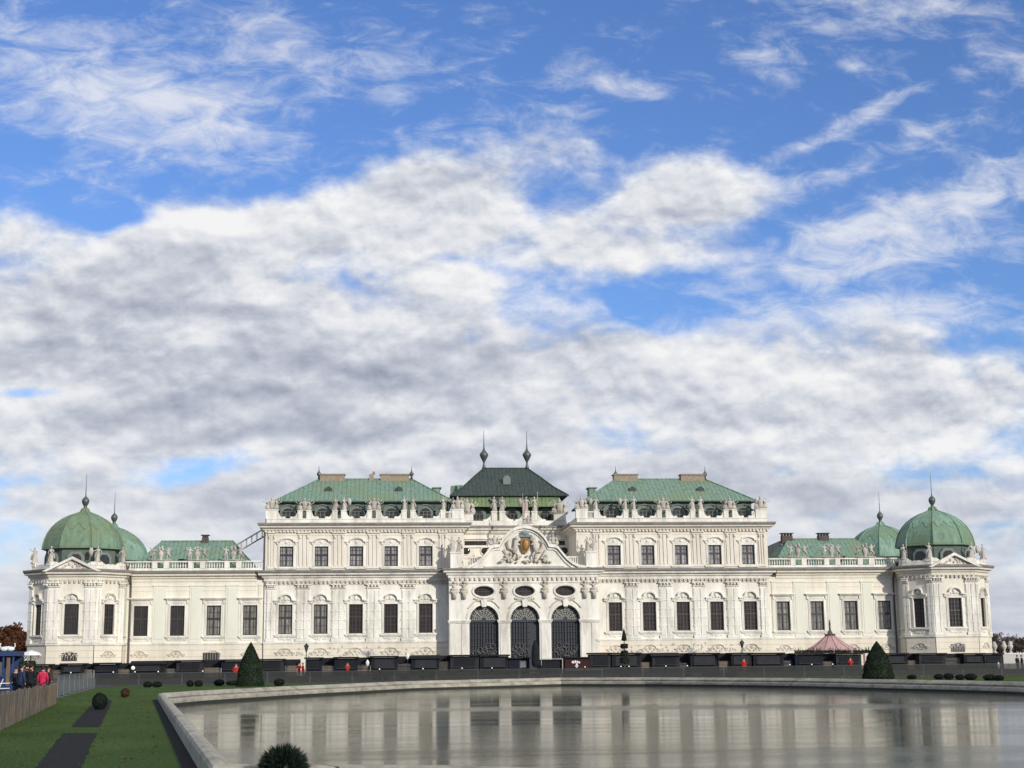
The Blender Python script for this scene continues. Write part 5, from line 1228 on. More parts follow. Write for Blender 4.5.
blab = ['dark round shrub, left of the close pair near the left end of the basin', 'dark round shrub, right of the close pair near the left end of the basin', 'small dark shrub left of the second pair on the left grass', 'dark shrub right in the second pair on the left grass', 'single dark shrub midway between the second pair and the left cone yew', 'low flat dark shrub close left of the left cone yew', 'dark round shrub close right of the left cone yew',
        'wide dark shrub left of the middle, behind the basin rim below a white tree', 'small dark shrub touching the wide one below the white tree', 'lone dark shrub behind the rim left of the entrance', 'left one of the two small shrubs nearest the entrance', 'right one of the two small shrubs nearest the entrance',
        'wide dark shrub right of the tiered topiary', 'dark shrub touching the wide one right of the tiered topiary', 'dark mound of a shrub below the right street lamp', 'very low shrub below the frosted little tree', 'low shrub just right of the right cone yew', 'first shrub of the row below the right corner tower', 'second shrub of the row below the right corner tower', 'third shrub of the row below the right corner tower', 'fourth shrub of the row below the right corner tower', 'fifth shrub of the row, below the end of the dark huts', 'last shrub of the row, nearest the pale wall']
for a, l_ in zip(bl, blab): bush(*a, l_)
bush(99.5, 710, 14, 15.5, 'dark clipped ball shrub standing at the end of the soil path', 'box_leaf', 'shrubs on the left lawn', 'ball_shrub', 1600, .03)
bush(125, 697.5, 8.2, 8.5, 'small reddish ball shrub on the lawn before the barriers', 'red_leaf', 'shrubs on the left lawn', 'ball_shrub', 1000, .03)
# spiky ball in front
b = onZ(283, 793, 0); R0 = 20*(b-CAM).length/F_PX
t = thing('spiky_shrub', 'spiky dark ball shrub in the foreground before the basin rim', 'shrub', (b.x, b.y, 0)); rr = random.Random(4)
mb = MB(); mb.tube([(0, 0, 0), (0, 0, R0)], .03); mb.build('stem', 'bark', t)
mb = MB(); mb.ball((0, 0, R0*1.02), R0*.8, None, None, 16, 10)
for i in range(3600):
    v = Vector((rr.gauss(0, 1), rr.gauss(0, 1), rr.gauss(0, 1))).normalized(); d = (v+Vector((rr.uniform(-.3, .3), rr.uniform(-.3, .3), rr.uniform(-.1, .35)))).normalized()
    p = Vector((0, 0, R0*1.02))+v*R0*rr.uniform(.68, .9); q = p+d*R0*rr.uniform(.28, .62); w = d.cross(v if d.cross(v).length > .05 else Vector((1, 0, 0))).normalized()*.0085
    if q.z < .01: continue
    mb.quad(p-w*.6, p.lerp(q, .5)-w, q, p.lerp(q, .5)+w)
mb.build('crown', 'yew_ball', t)

# ------------------------------------------------------------------ market huts in front of the palace
HY = -20.0
def hut(x0, x1, ytop, mt, label, roof='flat', kind='closed', Y=HY):
    a, b = onY(x0, 665, Y), onY(x1, 665, Y); w = b.x-a.x; h = max(1.9, onY((x0+x1)/2, ytop, Y).z); x = (a.x+b.x)/2
    t = thing('market_hut', label, 'market hut', (x, Y, 0), 0, 'dark market huts before the palace'); d = 2.4
    mb = MB(); mb.box(-w/2+.05, w/2-.05, .0, d, 0, h-.22)
    n = max(3, int(w/.18))
    for i in range(n): xx = -w/2+.07+(w-.14)*i/n; mb.box(xx, xx+(w-.14)/n-.018, -.025, 0, .02, h-.24)
    mb.build('wall', mt, t)
    mb = MB()
    if roof == 'flat': mb.box(-w/2-.10, w/2+.10, -.45, d+.2, h-.20, h)
    else: mb.add([(-w/2-.1, -.45, h-.45), (w/2+.1, -.45, h-.45), (w/2+.1, d+.2, h-.45), (-w/2-.1, d+.2, h-.45), (-w/2-.1, d/2, h), (w/2+.1, d/2, h)], [(0, 1, 5, 4), (2, 3, 4, 5), (0, 4, 3), (1, 2, 5), (0, 3, 2, 1)])
    mb.build('roof', 'roof_felt', t)
    mb = MB(); ww = w*.36
    mb.box(-ww, ww, -.07, -.03, 1.02, h-.45); mb.box(-.02, .02, -.085, -.03, 1.02, h-.45)
    mb.build('shutter', 'hut' if mt != 'hut' else 'hut_grey', t)
    mb = MB(); mb.box(-ww-.08, ww+.08, -.32, -.03, .93, 1.0); mb.build('counter', 'wood_dark', t)
    return t
def screen(x0, x1, ytop, mt, label, Y=HY+.6):
    a, b = onY(x0, 665, Y), onY(x1, 665, Y); h = max(1.2, onY((x0+x1)/2, ytop, Y).z); w = b.x-a.x
    t = thing('wooden_screen', label, 'fence', ((a.x+b.x)/2, Y, 0), 0, 'brown screens between the huts')
    mb = MB(); n = max(2, int(h/.16))
    for i in range(n): z = i*h/n; mb.box(-w/2+.03, w/2-.03, 0, .04, z+.012, z+h/n)
    mb.build('boards', mt, t)
    for s in (-1, 1): mb = MB(); mb.box(s*w/2-.05, s*w/2+.05, -.03, .08, 0, h+.05); mb.build('post', 'wood_dark', t)
    mb = MB(); xc = (x0+x1)/2; nb_ = min(HU, key=lambda q: abs((q[0]+q[1])/2-xc)); ht = onY(xc, nb_[2]+.5, Y+1).z; w += .3; mb.box(-w/2-.25, w/2+.25, .9, 2.0, h-.1, max(h+.3, ht)); mb.box(-w/2, -w/2+.08, .95, 1.03, 0, h-.1); mb.box(w/2-.08, w/2, .95, 1.03, 0, h-.1); mb.build('canopy', 'roof_felt', t)
HU = [(31, 50, 664, 'hut'), (61, 84, 663.2, 'hut'), (94, 117.5, 662.6, 'hut_navy'), (130.5, 165, 660.8, 'hut'), (176, 203, 660, 'hut_grey'), (221, 243, 659.3, 'hut_navy'), (258, 284, 658.8, 'hut_grey'), (305, 322, 657.3, 'hut_navy'), (334, 358, 656.8, 'hut_navy'),
      (370.5, 398, 655.8, 'hut'), (411, 440, 655, 'hut'), (450, 479, 654.7, 'hut_grey'), (479.5, 509, 654.6, 'hut'), (590, 611, 652.7, 'hut_grey'), (611.5, 641, 652.7, 'hut'), (652, 680, 652.6, 'hut_grey'), (690, 719, 652.7, 'hut'), (731, 752, 652.6, 'hut'), (753, 784, 652.6, 'hut'),
      (795, 823, 653, 'hut_navy'), (836, 862, 653, 'hut_grey'), (882, 908, 653, 'hut'), (919, 946, 653, 'hut_grey'), (964, 984, 653, 'hut'), (984.5, 1003, 653, 'hut_grey')]
lm = ['below the left end of the left corner tower', 'below the middle of the left corner tower', 'under the right window of the left corner tower', 'just right of the rain pipe beside the left tower', 'under the second window of the left wing', 'left of the left cone yew', 'directly right of the left cone yew', 'behind the left street lamp', 'left of the frosted white tree on the left', 'right of the frosted white tree on the left', 'under the two windows nearest left of the entrance', 'at the foot of the left arch of the entrance, first of two', 'at the foot of the left arch of the entrance, second of two',
      'just right of the small maroon stall', 'behind the tiered topiary', 'under the third window right of the entrance', 'below the small frosted tree on the right', 'left of the right street lamp', 'right of the right street lamp', 'left under the pink pointed tent', 'right under the pink pointed tent', 'directly right of the right cone yew', 'under the left face of the right corner tower', 'under the right face of the right corner tower, first of two', 'last at the right end of the row, next to the pale wall']
mn = {'hut': 'black', 'hut_grey': 'charcoal', 'hut_navy': 'navy black'}
for (x0, x1, yt, mt), l_ in zip(HU, lm): hut(x0, x1, yt, mt, f'{mn[mt]} market hut {l_}', 'gable' if (x0, ) in ((411,), (652,), (130.5,)) else 'flat')
SC = [(50, 61.5, 671, 'wood_dark', 'dark board screen in the first gap of huts from the left'), (84, 93.5, 670.5, 'wood', 'grey board screen left of the navy hut by the left tower'), (117.5, 130.5, 669.5, 'wood', 'pale brown board screen beside the globe lamp'), (165, 176, 669, 'wood_dark', 'dull board screen left of the charcoal hut on the left'), (204, 220.5, 667.5, 'wood', 'wide brown screen under the barred basement window'),
      (285, 296.5, 665.5, 'wood', 'bright brown screen left of the person in red'), (322, 334, 665.5, 'wood_dark', 'dark brown screen right of the left street lamp'), (358, 370, 665, 'wood_dark', 'dark brown screen below the frosted white tree'), (398, 411, 663, 'hut', 'black screen between the two huts with a lamp'), (440.5, 449.5, 661.5, 'wood_dark', 'dark brown screen left of the entrance'),
      (641, 652, 662, 'wood', 'brown screen right of the tiered topiary'), (680, 690, 662.5, 'hut', 'black screen below the small frosted tree'), (719, 731, 661, 'wood', 'brown screen left of the right street lamp'), (784, 795, 660, 'hut_navy', 'navy screen left of the pink tent'), (823, 836, 661.5, 'wood_dark', 'brown screen below the middle of the pink tent'), (908, 919.5, 661.5, 'wood', 'pale brown screen below the right corner tower'), (946, 964, 657, 'hut', 'black doorway screen below the right corner tower')]
for a in SC: screen(*a)
# kiosk with a pale square sign, portal and maroon stall before the doors
def bx(name, t, mt, *b): mb = MB(); mb.box(*b); return mb.build(name, mt, t)
a, b = onY(509, 665, HY), onY(529.5, 665, HY); t = thing('drinks_kiosk', 'dark teal kiosk with a pale notice board before the middle arch', 'kiosk', ((a.x+b.x)/2, HY, 0)); w = (b.x-a.x)/2
bx('wall', t, 'hut_navy', -w, w, 0, 2.2, 0, 1.95); bx('roof', t, 'roof_felt', -w-.1, w+.1, -.4, 2.4, 1.95, 2.1); bx('notice_board', t, 'plank_new', w-1.25, w-.35, -.06, -.0, .75, 1.75); bx('notice', t, 'white', w-1.12, w-.48, -.075, -.062, .85, 1.65)
p = onY(535.5, 668, HY-2); t = thing('dark_mast', 'tall black parasol on a foot before the middle arch', 'mast', (p.x, HY-2, 0))  # black upright added where the open half of the middle gate is dark
mb = MB(); mb.tube([(0, 0, 0), (0, 0, 4.3)], .06, 8); mb.build('pole', 'pole', t)
mb = MB(); mb.lathe([(.28, .9), (.48, 1.3), (.50, 2.6), (.36, 3.6), (.12, 4.2)], 0, 0, 10); mb.build('canopy', 'darkcloth', t); bx('foot', t, 'hut', -.5, .5, -.5, .5, 0, .12)
a, b = onY(541, 665, HY), onY(563, 665, HY); t = thing('entrance_portal', 'black ticket booth with a thin white edged portal before the doors', 'booth', ((a.x+b.x)/2, HY, 0)); w = (b.x-a.x)/2
bx('wall', t, 'hut', -w, w, .3, 2.2, 0, 1.8); bx('frame', t, 'frame_pale', -w, w, -.1, .1, 1.82, 1.92)
for s in (1,): bx('frame', t, 'frame_pale', s*w-.12, s*w, -.1, .1, 0, 1.82)
bx('frame', t, 'frame_pale', -w, -w+.08, -.1, .1, 1.1, 1.82)
a, b = onY(565, 665, HY), onY(590, 665, HY); t = thing('maroon_stall', 'small maroon stall with a white painted emblem right of the doors', 'market stall', ((a.x+b.x)/2, HY, 0)); w = (b.x-a.x)/2
bx('wall', t, 'hut_maroon', -w, w, 0, 2.2, 0, 1.95); bx('roof', t, 'roof_felt', -w-.08, w+.08, -.35, 2.4, 1.95, 2.08); bx('counter', t, 'frame_pale', -w, w+1.6, -.35, -.26, .42, .50)
mb = MB()
for u, z, rw, rh in ((-.35, 1.45, .2, .16), (-.08, 1.48, .2, .17), (.2, 1.45, .18, .15), (.42, 1.4, .14, .12), (.1, 1.1, .12, .2)): mb.prism_xz([(u-.2+rw*math.cos(q*PI/5), z+rh*math.sin(q*PI/5)) for q in range(10)], -.05, -.012)
mb.prism_xz([(-.35, 1.0), (-.1, .72), (.15, 1.0)], -.05, -.012); mb.build('emblem', 'white', t)
# pink pointed tent
p = onY(831, 653, -12); t = thing('pointed_tent', 'dusty pink pointed tent roof with a dark crown and spire before the right wing', 'tent', (p.x, -12, 0)); k = 198/F_PX*1.0
def zt(y, Y=-12): return onY(831, y, Y).z
prof = [(4.6, zt(654.5)), (4.0, zt(652.2)), (3.0, zt(648.5)), (2.1, zt(644.5)), (1.2, zt(639.5)), (.7, zt(636.5)), (.55, zt(635.5))]
mb = MB(); mb.lathe(prof, 0, 0, 12); tr = mb.build('roof', 'pinkroof', t)
mb = MB()
for i in range(12): a = 2*PI*i/12; mb.tube([(r*math.cos(a), r*math.sin(a), z+.03) for r, z in prof], .06, 5); mb.tube([(4.5*math.cos(a), 4.5*math.sin(a), 0), (4.5*math.cos(a), 4.5*math.sin(a), prof[0][1])], .07, 6)
mb.build('rib', 'pinkroof', t)
mb = MB(); mb.lathe([(.55, zt(636)), (.62, zt(634.6)), (.4, zt(634.2)), (.3, zt(632)), (.16, zt(630)), (.09, zt(627)), (.12, zt(624)), (.05, zt(619.5))], 0, 0, 10)
for i in range(10): a = 2*PI*i/10; mb.ball((.62*math.cos(a), .62*math.sin(a), zt(634.8)), .14)
mb.build('finial', 'brick_dark', t, True)
rr = random.Random(2)
# dark fir garlands on the hut roofs beneath the tent
for x0, x1, y0, l_ in ((795, 815, 653, 'dark fir garland on the hut roof left of the pink tent'), (816, 834, 653, 'dark fir garland under the left half of the pink tent'), (835, 852, 653, 'dark fir garland under the right half of the pink tent'), (853, 870, 653, 'dark fir garland on the hut roof right of the pink tent')):
    a, b = onY(x0, y0, HY+.4), onY(x1, y0, HY+.4); t = thing('fir_garland', l_, 'garland', ((a.x+b.x)/2, HY+.4, a.z-.02), 0, 'fir garlands under the tent'); w = (b.x-a.x)/2; mb = MB()
    for i in range(60):
        x = rr.uniform(-w, w); hh = rr.uniform(.2, .75)*(.6+.6*abs(math.sin(x*1.7))); lean = rr.uniform(-.3, .3); mb.tube([(x, rr.uniform(-.2, .3), 0), (x+lean*.5, 0, hh*.6), (x+lean, 0, hh)], .045, 4, .015)
    pts = [(rr.uniform(-w, w), rr.uniform(-.2, .3), rr.uniform(.02, .35)) for i in range(500)]; leaf_cloud(mb, pts, .08, rr); mb.build('branches', 'yew', t)
# frosted little trees on the roofs
for px, pb, pt, l_ in ((368.5, 668, 641.5, 'frosted white bare sapling left of the entrance, above the huts'), (691, 668, 640.5, 'frosted silver bare sapling standing above the huts on the right')):
    p = onY(px, pb, HY+2.8); h = onY(px, pt, HY+2.8).z; rr = random.Random(int(px)); t = thing('frosted_tree', l_, 'tree', (p.x, HY+2.8, 0), 0, 'frosted saplings'); mb = MB()
    mb.tube([(0, 0, 0), (0, 0, h*.5)], .07, 7, .05)
    mb.build('trunk', 'silver_twig', t); mb = MB()
    for i in range(52):
        a = rr.uniform(0, 6.3); e = rr.uniform(.15, 1.1); ln = rr.uniform(.7, 1.9); s0 = Vector((0, 0, rr.uniform(h*.42, h*.62))); d = Vector((math.cos(a)*math.cos(e), math.sin(a)*math.cos(e), math.sin(e)))
        q = s0+d*ln; q.z = min(q.z, h); mb.tube([s0, s0.lerp(q, .5)+Vector((0, 0, .1)), q], .03, 4, .012)
    mb.build('crown', 'silver_twig', t)
# street lamps
for px, pb, pt, l_ in ((306, 672, 643, 'slender dark street lamp left of the entrance, before the left block'), (743, 672, 639.5, 'slender dark street lamp before the outer end of the right block')):
    p = onY(px, pb, HY-4); h = onY(px, pt, HY-4).z; t = thing('street_lamp', l_, 'street lamp', (p.x, HY-4, 0), 0, 'street lamps before the palace')
    mb = MB(); mb.lathe([(.22, 0), (.2, .4), (.09, .6), (.07, 1.2), (.05, h-1.1), (.09, h-1.05)], 0, 0, 10); mb.build('pole', 'pole', t)
    mb = MB(); mb.lathe([(.10, h-1.05), (.26, h-.45)], 0, 0, 6); ln = mb.build('lantern', 'lunette_glass', t)
    mb = MB(); mb.lathe([(.34, h-.45), (.30, h-.35), (.12, h-.12), (.05, h-.1), (.03, h+.05)], 0, 0, 6); mb.build('cap', 'pole', t)
for i in range(1):
    p = onY(133, 668, HY-5); t = thing('globe_lamp', 'white globe lamp on a post beside the pale brown screen at left', 'lamp', (p.x, HY-5, 0))
    mb = MB(); mb.tube([(0, 0, 0), (0, 0, p.z-.2)], .04); mb.build('pole', 'pole', t); mb = MB(); mb.ball((0, 0, p.z), .24, None, None, 14, 10); mb.build('globe', 'globe', t, True)
for px, py, l_ in ((367.5, 663, 'white hanging star lantern at the frosted tree on the left'), (407.5, 656, 'small white lantern on the black screen left of the entrance'), (998.5, 665.5, 'white lantern at the right end of the huts')):
    p = onY(px, py, HY-.9); t = thing('white_lantern', l_, 'lantern', (p.x, HY-.9, 0), 0, 'white lanterns among the huts')
    mb = MB(); mb.lathe([(.05, -.42), (.2, -.2), (.24, .05), (.12, .3), (.03, .42)], 0, 0, 8, p.z); mb.build('shade', 'white', t); mb = MB(); mb.tube([(0, 0, 0), (0, 0, p.z-.4)], .035); mb.build('pole', 'pole', t)
# crowd barriers on the far side of the basin
bp = thing('barrier_panel', 'dark mesh crowd barrier panel, one of the row behind the basin', 'barrier', (0, 0, 0), 0, 'mesh barriers behind the basin')
LBP = 3.4
mb = MB()
for z in (.06, .98): mb.tube([(-LBP/2+.04, 0, z), (LBP/2-.04, 0, z)], .022, 6)
for x in (-LBP/2+.04, LBP/2-.04): mb.tube([(x, 0, 0), (x, 0, 1.0)], .022, 6)
mb.build('frame', 'galv', bp)
mb = MB(); mb.quad((-LBP/2+.06, .0, .08), (LBP/2-.06, .0, .08), (LBP/2-.06, .0, .95), (-LBP/2+.06, .0, .95)); mb.build('mesh', 'scrim', bp)
mb = MB()
for x in (-LBP/2+.3, LBP/2-.3): mb.box(x-.04, x+.04, -.35, .35, 0, .05)
mb.build('foot', 'galv', bp)
yb0 = -87.4; nbp = 0
def nth(n): return ORD[n-1] if n <= 20 else 'twenty-'+ORD[n-21] if n < 30 else 'thirtieth'
x = onY(95, 685, yb0).x+LBP/2; first = True
while x < 47:
    o = bp if first else copy_tree(bp); first = False; o.location = (x, yb0, 0); x += LBP; nbp += 1
    o['label'] = f'dark mesh crowd barrier, {nth(nbp)} from the left end of the long row behind the basin'
LBP2 = 5.2; P0, P1 = onZ(57, 697.5, 0), onZ(94, 687.5, 0); d = (P1-P0); n = 8
bl_ = None
for i in range(n):
    a, b = P0.lerp(P1, i/n), P0.lerp(P1, (i+1)/n); ln = (b-a).length; c_ = (a+b)/2; rz = math.atan2(b.y-a.y, b.x-a.x)
    if bl_ is None:
        t = thing('barrier_panel', 'light grey mesh barrier panel', 'barrier', c_, rz, 'light mesh barriers left of the lawn'); bl_ = t
        mb = MB()
        for z in (.08, 1.12): mb.tube([(-ln/2+.03, 0, z), (ln/2-.03, 0, z)], .022, 6)
        for x in (-ln/2+.03, ln/2-.03): mb.tube([(x, 0, 0), (x, 0, 1.15)], .022, 6)
        mb.build('frame', 'galv', t); mb = MB(); mb.quad((-ln/2+.05, 0, .1), (ln/2-.05, 0, .1), (ln/2-.05, 0, 1.1), (-ln/2+.05, 0, 1.1)); mb.build('mesh', 'scrim_light', t)
        mb = MB(); mb.box(-ln/2+.2, -ln/2+.28, -.3, .3, 0, .05); mb.build('foot', 'galv', t)
    else: o = copy_tree(bl_); o.location = c_; o.rotation_euler = (0, 0, rz)
    (bl_ if i == 0 else o)['label'] = f'light grey mesh barrier, {ORD[i]} from the plank fence in its row'
# little marker lamps on the barrier
ml = [(70.5, 679.5), (113, 678.4), (134.7, 678), (158, 677.8), (202.5, 677), (379.5, 673.3), (423, 672), (462, 671.3), (492, 670.5), (585, 670), (621, 670), (629, 670), (666, 670), (687.5, 670.3), (790, 670.5), (812, 670.7), (833, 670.8)]
m0 = None; nml = 0
for px, py in ml:
    Y = yb0-.06; p = onY(px, py, Y)
    if m0 is None:
        m0 = thing('marker_lamp', 'tiny white lamp clipped to the top rail of a barrier behind the basin', 'lamp', (0, 0, 0), 0, 'marker lamps on the barriers')
        mb = MB(); mb.ball((0, 0, .14), .055, None, None, 8, 6); mb.build('globe', 'globe', m0, True); mb = MB(); mb.tube([(0, 0, -.12), (0, 0, .1)], .02); mb.build('clip', 'pole', m0); o = m0
    else: o = copy_tree(m0)
    o.location = (p.x, Y, .96); nml += 1; o['label'] = f'tiny white marker lamp on the barrier rail, {ORD[nml-1]} from the left'
# rough plank fence at the left
A, B = onZ(-14, 737, 0), onZ(55.5, 703.5, 0); t = thing('plank_fence', 'rough fence of upright weathered planks at the left edge of the lawn', 'fence', (A.x, A.y, 0))
rr = random.Random(12); L_ = (B-A).length; u = (B-A)/L_; mb = MB(); mb2 = MB(); s_ = 0
while s_ < L_:
    w = rr.uniform(.16, .30); p = u*s_; q = u*(s_+w-.02); h = .95+rr.uniform(-.06, .05)-.10*(s_/L_); tgt = mb2 if s_ > L_*.80 and rr.random() < .75 else mb
    nrm = Vector((-u.y, u.x, 0))*.025; o_ = Vector((rr.uniform(-.02, .02), 0, 0))
    a, b = p+o_, q+o_; tl = rr.uniform(-.015, .015)
    vs = [a-nrm, b-nrm, b+nrm, a+nrm]; tgt.add([(*v[:2], 0) for v in vs]+[(v.x+tl, v.y, h+rr.uniform(-.01, .01)) for v in vs], [(0, 1, 2, 3), (4, 5, 6, 7), (0, 1, 5, 4), (1, 2, 6, 5), (2, 3, 7, 6), (3, 0, 4, 7)]); s_ += w
mb.build('planks', 'plank', t); mb2.build('new_planks', 'plank_new', t); mb = MB()
for z in (.25, .72): mb.tube([(-u.y*.06, u.x*.06, z), (u.x*L_-u.y*.06, u.y*L_+u.x*.06, z)], .035, 4)
mb.build('rail', 'wood_dark', t)

# ------------------------------------------------------------------ people
def person(px, py_head, Y, label, top, bottom, pose=2, rz=0, group='people among the stalls', hair='hair', h=1.72, z0=None, hat=None):
    p = onY(px, py_head, Y); t = thing('person', label, 'person', (p.x, Y, 0 if z0 is None else z0), rz, group); s = h/1.80
    arms = [(((-.27, .02, 1.12), (-.24, -.14, .90)), ((.27, .02, 1.12), (.24, -.14, .90))), (((-.28, 0, 1.13), (-.12, -.25, 1.12)), ((.28, 0, 1.13), (.12, -.25, 1.14))), (((-.28, .02, 1.13), (-.26, -.05, .86)), ((.28, .02, 1.13), (.18, -.24, 1.2)))][pose]
    leg = (((-.10, -.06, .48), (-.11, .04, .08)), ((.10, .0, .48), (.12, -.1, .08)))
    X = Matrix.Scale(s, 4)
    j, e = body_joints(*arms, *leg); v, f = skin(j, e); mb = MB(); mb.x = X; mb.add(v, f)
    mb.ball((0, -.115, 1.645), .02, .03, .025, 6, 4)
    for q in (-1, 1): mb.ball((q*.098, -.01, 1.65), .015, .03, .035, 6, 4); mb.tube([(arms[(q+1)//2][1][0]+k_*.018, arms[(q+1)//2][1][1], arms[(q+1)//2][1][2]) for k_ in (0,)]+[(arms[(q+1)//2][1][0], arms[(q+1)//2][1][1]-.06, arms[(q+1)//2][1][2]-.07)], .03, 6, .015)
    b = mb.build('body', 'skin', t, True)
    jj = [(c, (tuple(x*1.28 for x in r) if isinstance(r, tuple) else r*1.45)) for c, r in j[:12]]; jj[3] = (j[3][0], .075); jj[0] = (j[0][0], (.20, .17)); jj[1] = (j[1][0], (.20, .165)); jj[2] = (j[2][0], (.215, .16))
    # coat: trunk and sleeves only
    keep = [0, 1, 2, 6, 7, 8, 9, 10, 11]; mp_ = {a: i for i, a in enumerate(keep)}
    ej = [(mp_[a], mp_[c]) for a, c in e if a in mp_ and c in mp_]; cj = [jj[a] for a in keep]+[((0, 0, .78), (.2, .16))]; ej.append((0, len(cj)-1))
    v, f = skin(cj, ej); mb = MB(); mb.x = X; mb.add(v, f); mb.tube([(-.07, .03, 1.46), (0, .06, 1.5), (.07, .03, 1.46)], .05); mb.build('jacket', top, b, True)
    keep = [0, 12, 13, 14, 16, 17, 18]; mp_ = {a: i for i, a in enumerate(keep)}; tj = [(j[a][0], (.16, .13) if a == 0 else j[a][1]*1.3) for a in keep]
    v, f = skin(tj, [(mp_[a], mp_[c]) for a, c in e if a in mp_ and c in mp_]); mb = MB(); mb.x = X; mb.add(v, f)
    for q in (-1, 1): an = leg[(q+1)//2][1]; mb.ball((an[0], an[1]-.06, .05), .055, .14, .05, 8, 6)
    mb.build('trousers', bottom, b, True)
    mb = MB(); mb.x = X; mb.ball((0, .02, 1.70), .112, .125, .115, 10, 7); mb.build('hair', hair, b, True)
    return t
G2 = 'people behind the plank fence'
pp = onZ(43, 702, 0)
person(43, 674, -131.5, 'person in a bright pink jacket with dark hair, seen over the plank fence', 'pinkcloth', 'darkcloth', 0, PI, G2, h=1.62)
person(31, 672, -133.0, 'person in black standing just left of the pink jacket', 'darkcloth', 'darkcloth', 1, PI*.9, G2, h=1.74)
person(21.5, 672, -136, 'person in a dark blue coat near the blue stall', 'bluecloth', 'darkcloth', 2, 2.4, G2, h=1.72)
person(27, 672, -130, 'person in black with back turned by the plank fence', 'darkcloth', 'darkcloth', 1, 3.5, G2, h=1.78)
person(16, 674, -128, 'smaller person in dark clothes leaning at the blue stall', 'darkcloth', 'bluecloth', 0, .5, G2, h=1.6)
person(48, 676, -124, 'person in dark clothes right of the pink jacket', 'darkcloth', 'darkcloth', 0, 2, G2, h=1.6)
person(236, 668, -80, 'person in a red-brown jacket just left of the left cone yew', 'redcloth', 'darkcloth', 1, 0)
person(299, 668, -30, 'person in a red jacket beside the bright brown screen', 'redcloth', 'redcloth', 1, .3, h=1.75)
person(303, 668, -31, 'person in a red jacket left of the left street lamp', 'redcloth', 'darkcloth', 0, 2.0, h=1.7)
person(347.5, 668, -40, 'person in a red jacket before the navy black hut left of centre', 'redcloth', 'darkcloth', 1, .2)
person(744, 664, -45, 'person in a red coat under the right street lamp', 'redcloth', 'redcloth', 0, .2)
person(850.5, 664, -55, 'person in a red-orange jacket left of the right cone yew', 'redcloth', 'darkcloth', 1, .4)
person(1017.5, 664, -40, 'person in dark clothes before the pale wall at the right', 'darkcloth', 'darkcloth', 0, .4)
person(1022, 664, -39, 'person in dark clothes at the right frame edge', 'darkcloth', 'bluecloth', 1, .9)

# ------------------------------------------------------------------ blue stall, umbrella and wall at the edges
a = onZ(22, 697, 0); BY = -118.0; q0, q1 = onY(-22, 690, BY), onY(12.5, 690, BY)
t = thing('blue_stall', 'blue framed booth with glazed panels and white swan figures on its roof, left edge', 'stall', ((q0.x+q1.x)/2, BY, 0)); w = (q1.x-q0.x)/2; h = onY(8, 656, BY).z
for x in (-w, -w*.33, w*.33, w-.1): bx('post', t, 'blue', x, x+.1, 0, .1, 0, h)
bx('counter', t, 'blue', -w+.1, w-.1, -.1, .45, .05, .85); bx('back_wall', t, 'blue', -w, w, 1.9, 2.0, 0, h); bx('panel', t, 'iron_grey', -w*.33+.12, w*.33-.02, .02, .06, 1.05, h-.35); bx('panel', t, 'iron_grey', -w+.12, -w*.33-.02, .02, .06, 1.05, h-.35)
bx('fascia', t, 'blue', -w-.1, w+.1, -.15, 2.1, h, h+.28)
mb = MB()
for z in (.3, .6): mb.tube([(-w, -.3, z), (w*.9, -.3, z+.05)], .03)
mb.tube([(w*.2, -.3, .1), (w*.5, -.3, .9)], .03); mb.build('rail', 'white', t)
bx('sign', t, 'plank_new', w*.62, w*.82, -.2, -.15, .5, h-.1)
for i, px in enumerate((4.0, 10.5)):
    p = onY(px, 653, BY+.5); o = thing('swan_figure', ['white swan figure on the blue booth, the left one', 'white swan figure on the blue booth, the right one'][i], 'figure', (p.x, BY+.5, h+.29), 0, 'swan figures on the blue booth')
    mb = MB(); sg = 1 if i else -1; mb.x = Matrix.Scale(.8, 4); mb.ball((0, 0, .17), .30, .16, .17, 12, 8); mb.tube([(sg*.2, 0, .2), (sg*.33, 0, .4), (sg*.26, 0, .55), (sg*.34, 0, .58)], .055, 7, .035); mb.tube([(-sg*.2, 0, .25), (-sg*.38, 0, .36)], .09, 6, .02); mb.build('body', 'white', o, True)
p = onY(31, 656, -112); h = onY(31, 652.2, -112).z
t = thing('pale_umbrella', 'pale flat market umbrella behind the dark figures at left', 'umbrella', (p.x, -112, 0))
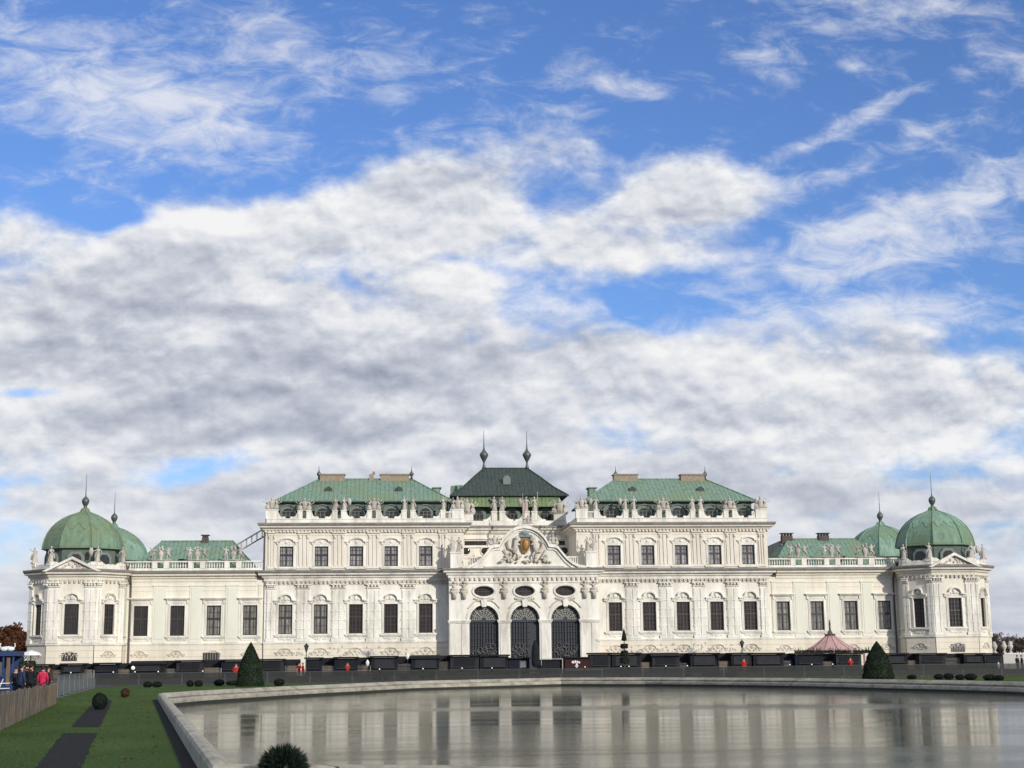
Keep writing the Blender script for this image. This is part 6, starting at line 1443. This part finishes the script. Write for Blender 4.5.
mb = MB(); mb.tube([(0, 0, 0), (0, 0, h)], .04); mb.build('pole', 'pole', t); mb = MB(); mb.lathe([(.05, h+.12), (.5, h-.02), (.68, h-.2)][::-1], 0, 0, 8); mb.build('canopy', 'white', t)
# dense clipped yew behind the figures
b = Vector((onY(26, 690, -124).x, -124, 0)); t = thing('dark_yew', 'dense dark yew behind the people at the plank fence', 'shrub', b); rr = random.Random(77); h = onY(26, 661, -124).z; mb = MB(); mb.tube([(0, 0, 0), (0, 0, h*.6)], .06); mb.build('stem', 'bark', t)
mb = MB(); pts = []
for i in range(2600): z = rr.random(); r = .62*(1-.35*z)*rr.uniform(.7, 1.08); an = rr.uniform(0, 6.3); pts.append((r*math.cos(an), r*math.sin(an), z*h))
leaf_cloud(mb, pts, .07, rr); mb.build('crown', 'yew', t)
# garden wall with urns at the right
a, b = onY(1003.5, 660, -19), onY(1100, 660, -19); h = onY(1015, 653, -19).z
t = thing('garden_wall', 'pale rendered garden wall running right from the last hut', 'wall', ((a.x+b.x)/2, -19, 0)); w = (b.x-a.x)/2
bx('wall', t, 'white_wall', -w, w, 0, .4, 0, h-.12); bx('coping', t, 'trim', -w-.05, w+.05, -.06, .46, h-.12, h)
urn = None
for px, yt, lb in ((995, 644, 'white stone urn left of the other two, beside the right corner tower'), (1004.5, 641, 'white stone urn on the garden wall, the middle of three'), (1010.8, 641, 'white stone urn on the garden wall, the right of three')):
    p = onY(px, 653, -18.8); hh = onY(px, yt, -18.8).z-h; o = thing('stone_urn', lb, 'urn', (p.x, -18.8, h), 0, 'white urns at the right wall')
    mb = MB(); mb.lathe([(.26, 0), (.24, .12), (.1, .25), (.12, .4), (.33, .75), (.36, .98), (.26, 1.08), (.31, 1.16), (.2, 1.25), (.16, 1.5), (.05, hh)], 0, 0, 14); mb.build('body', 'statue', o, True)
    if px < 1000: o.location.z = 0.; o.children[0].location.z = h; mb = MB(); mb.box(-.3, .3, -.3, .3, 0, h); mb.build('pedestal', 'trim', o)
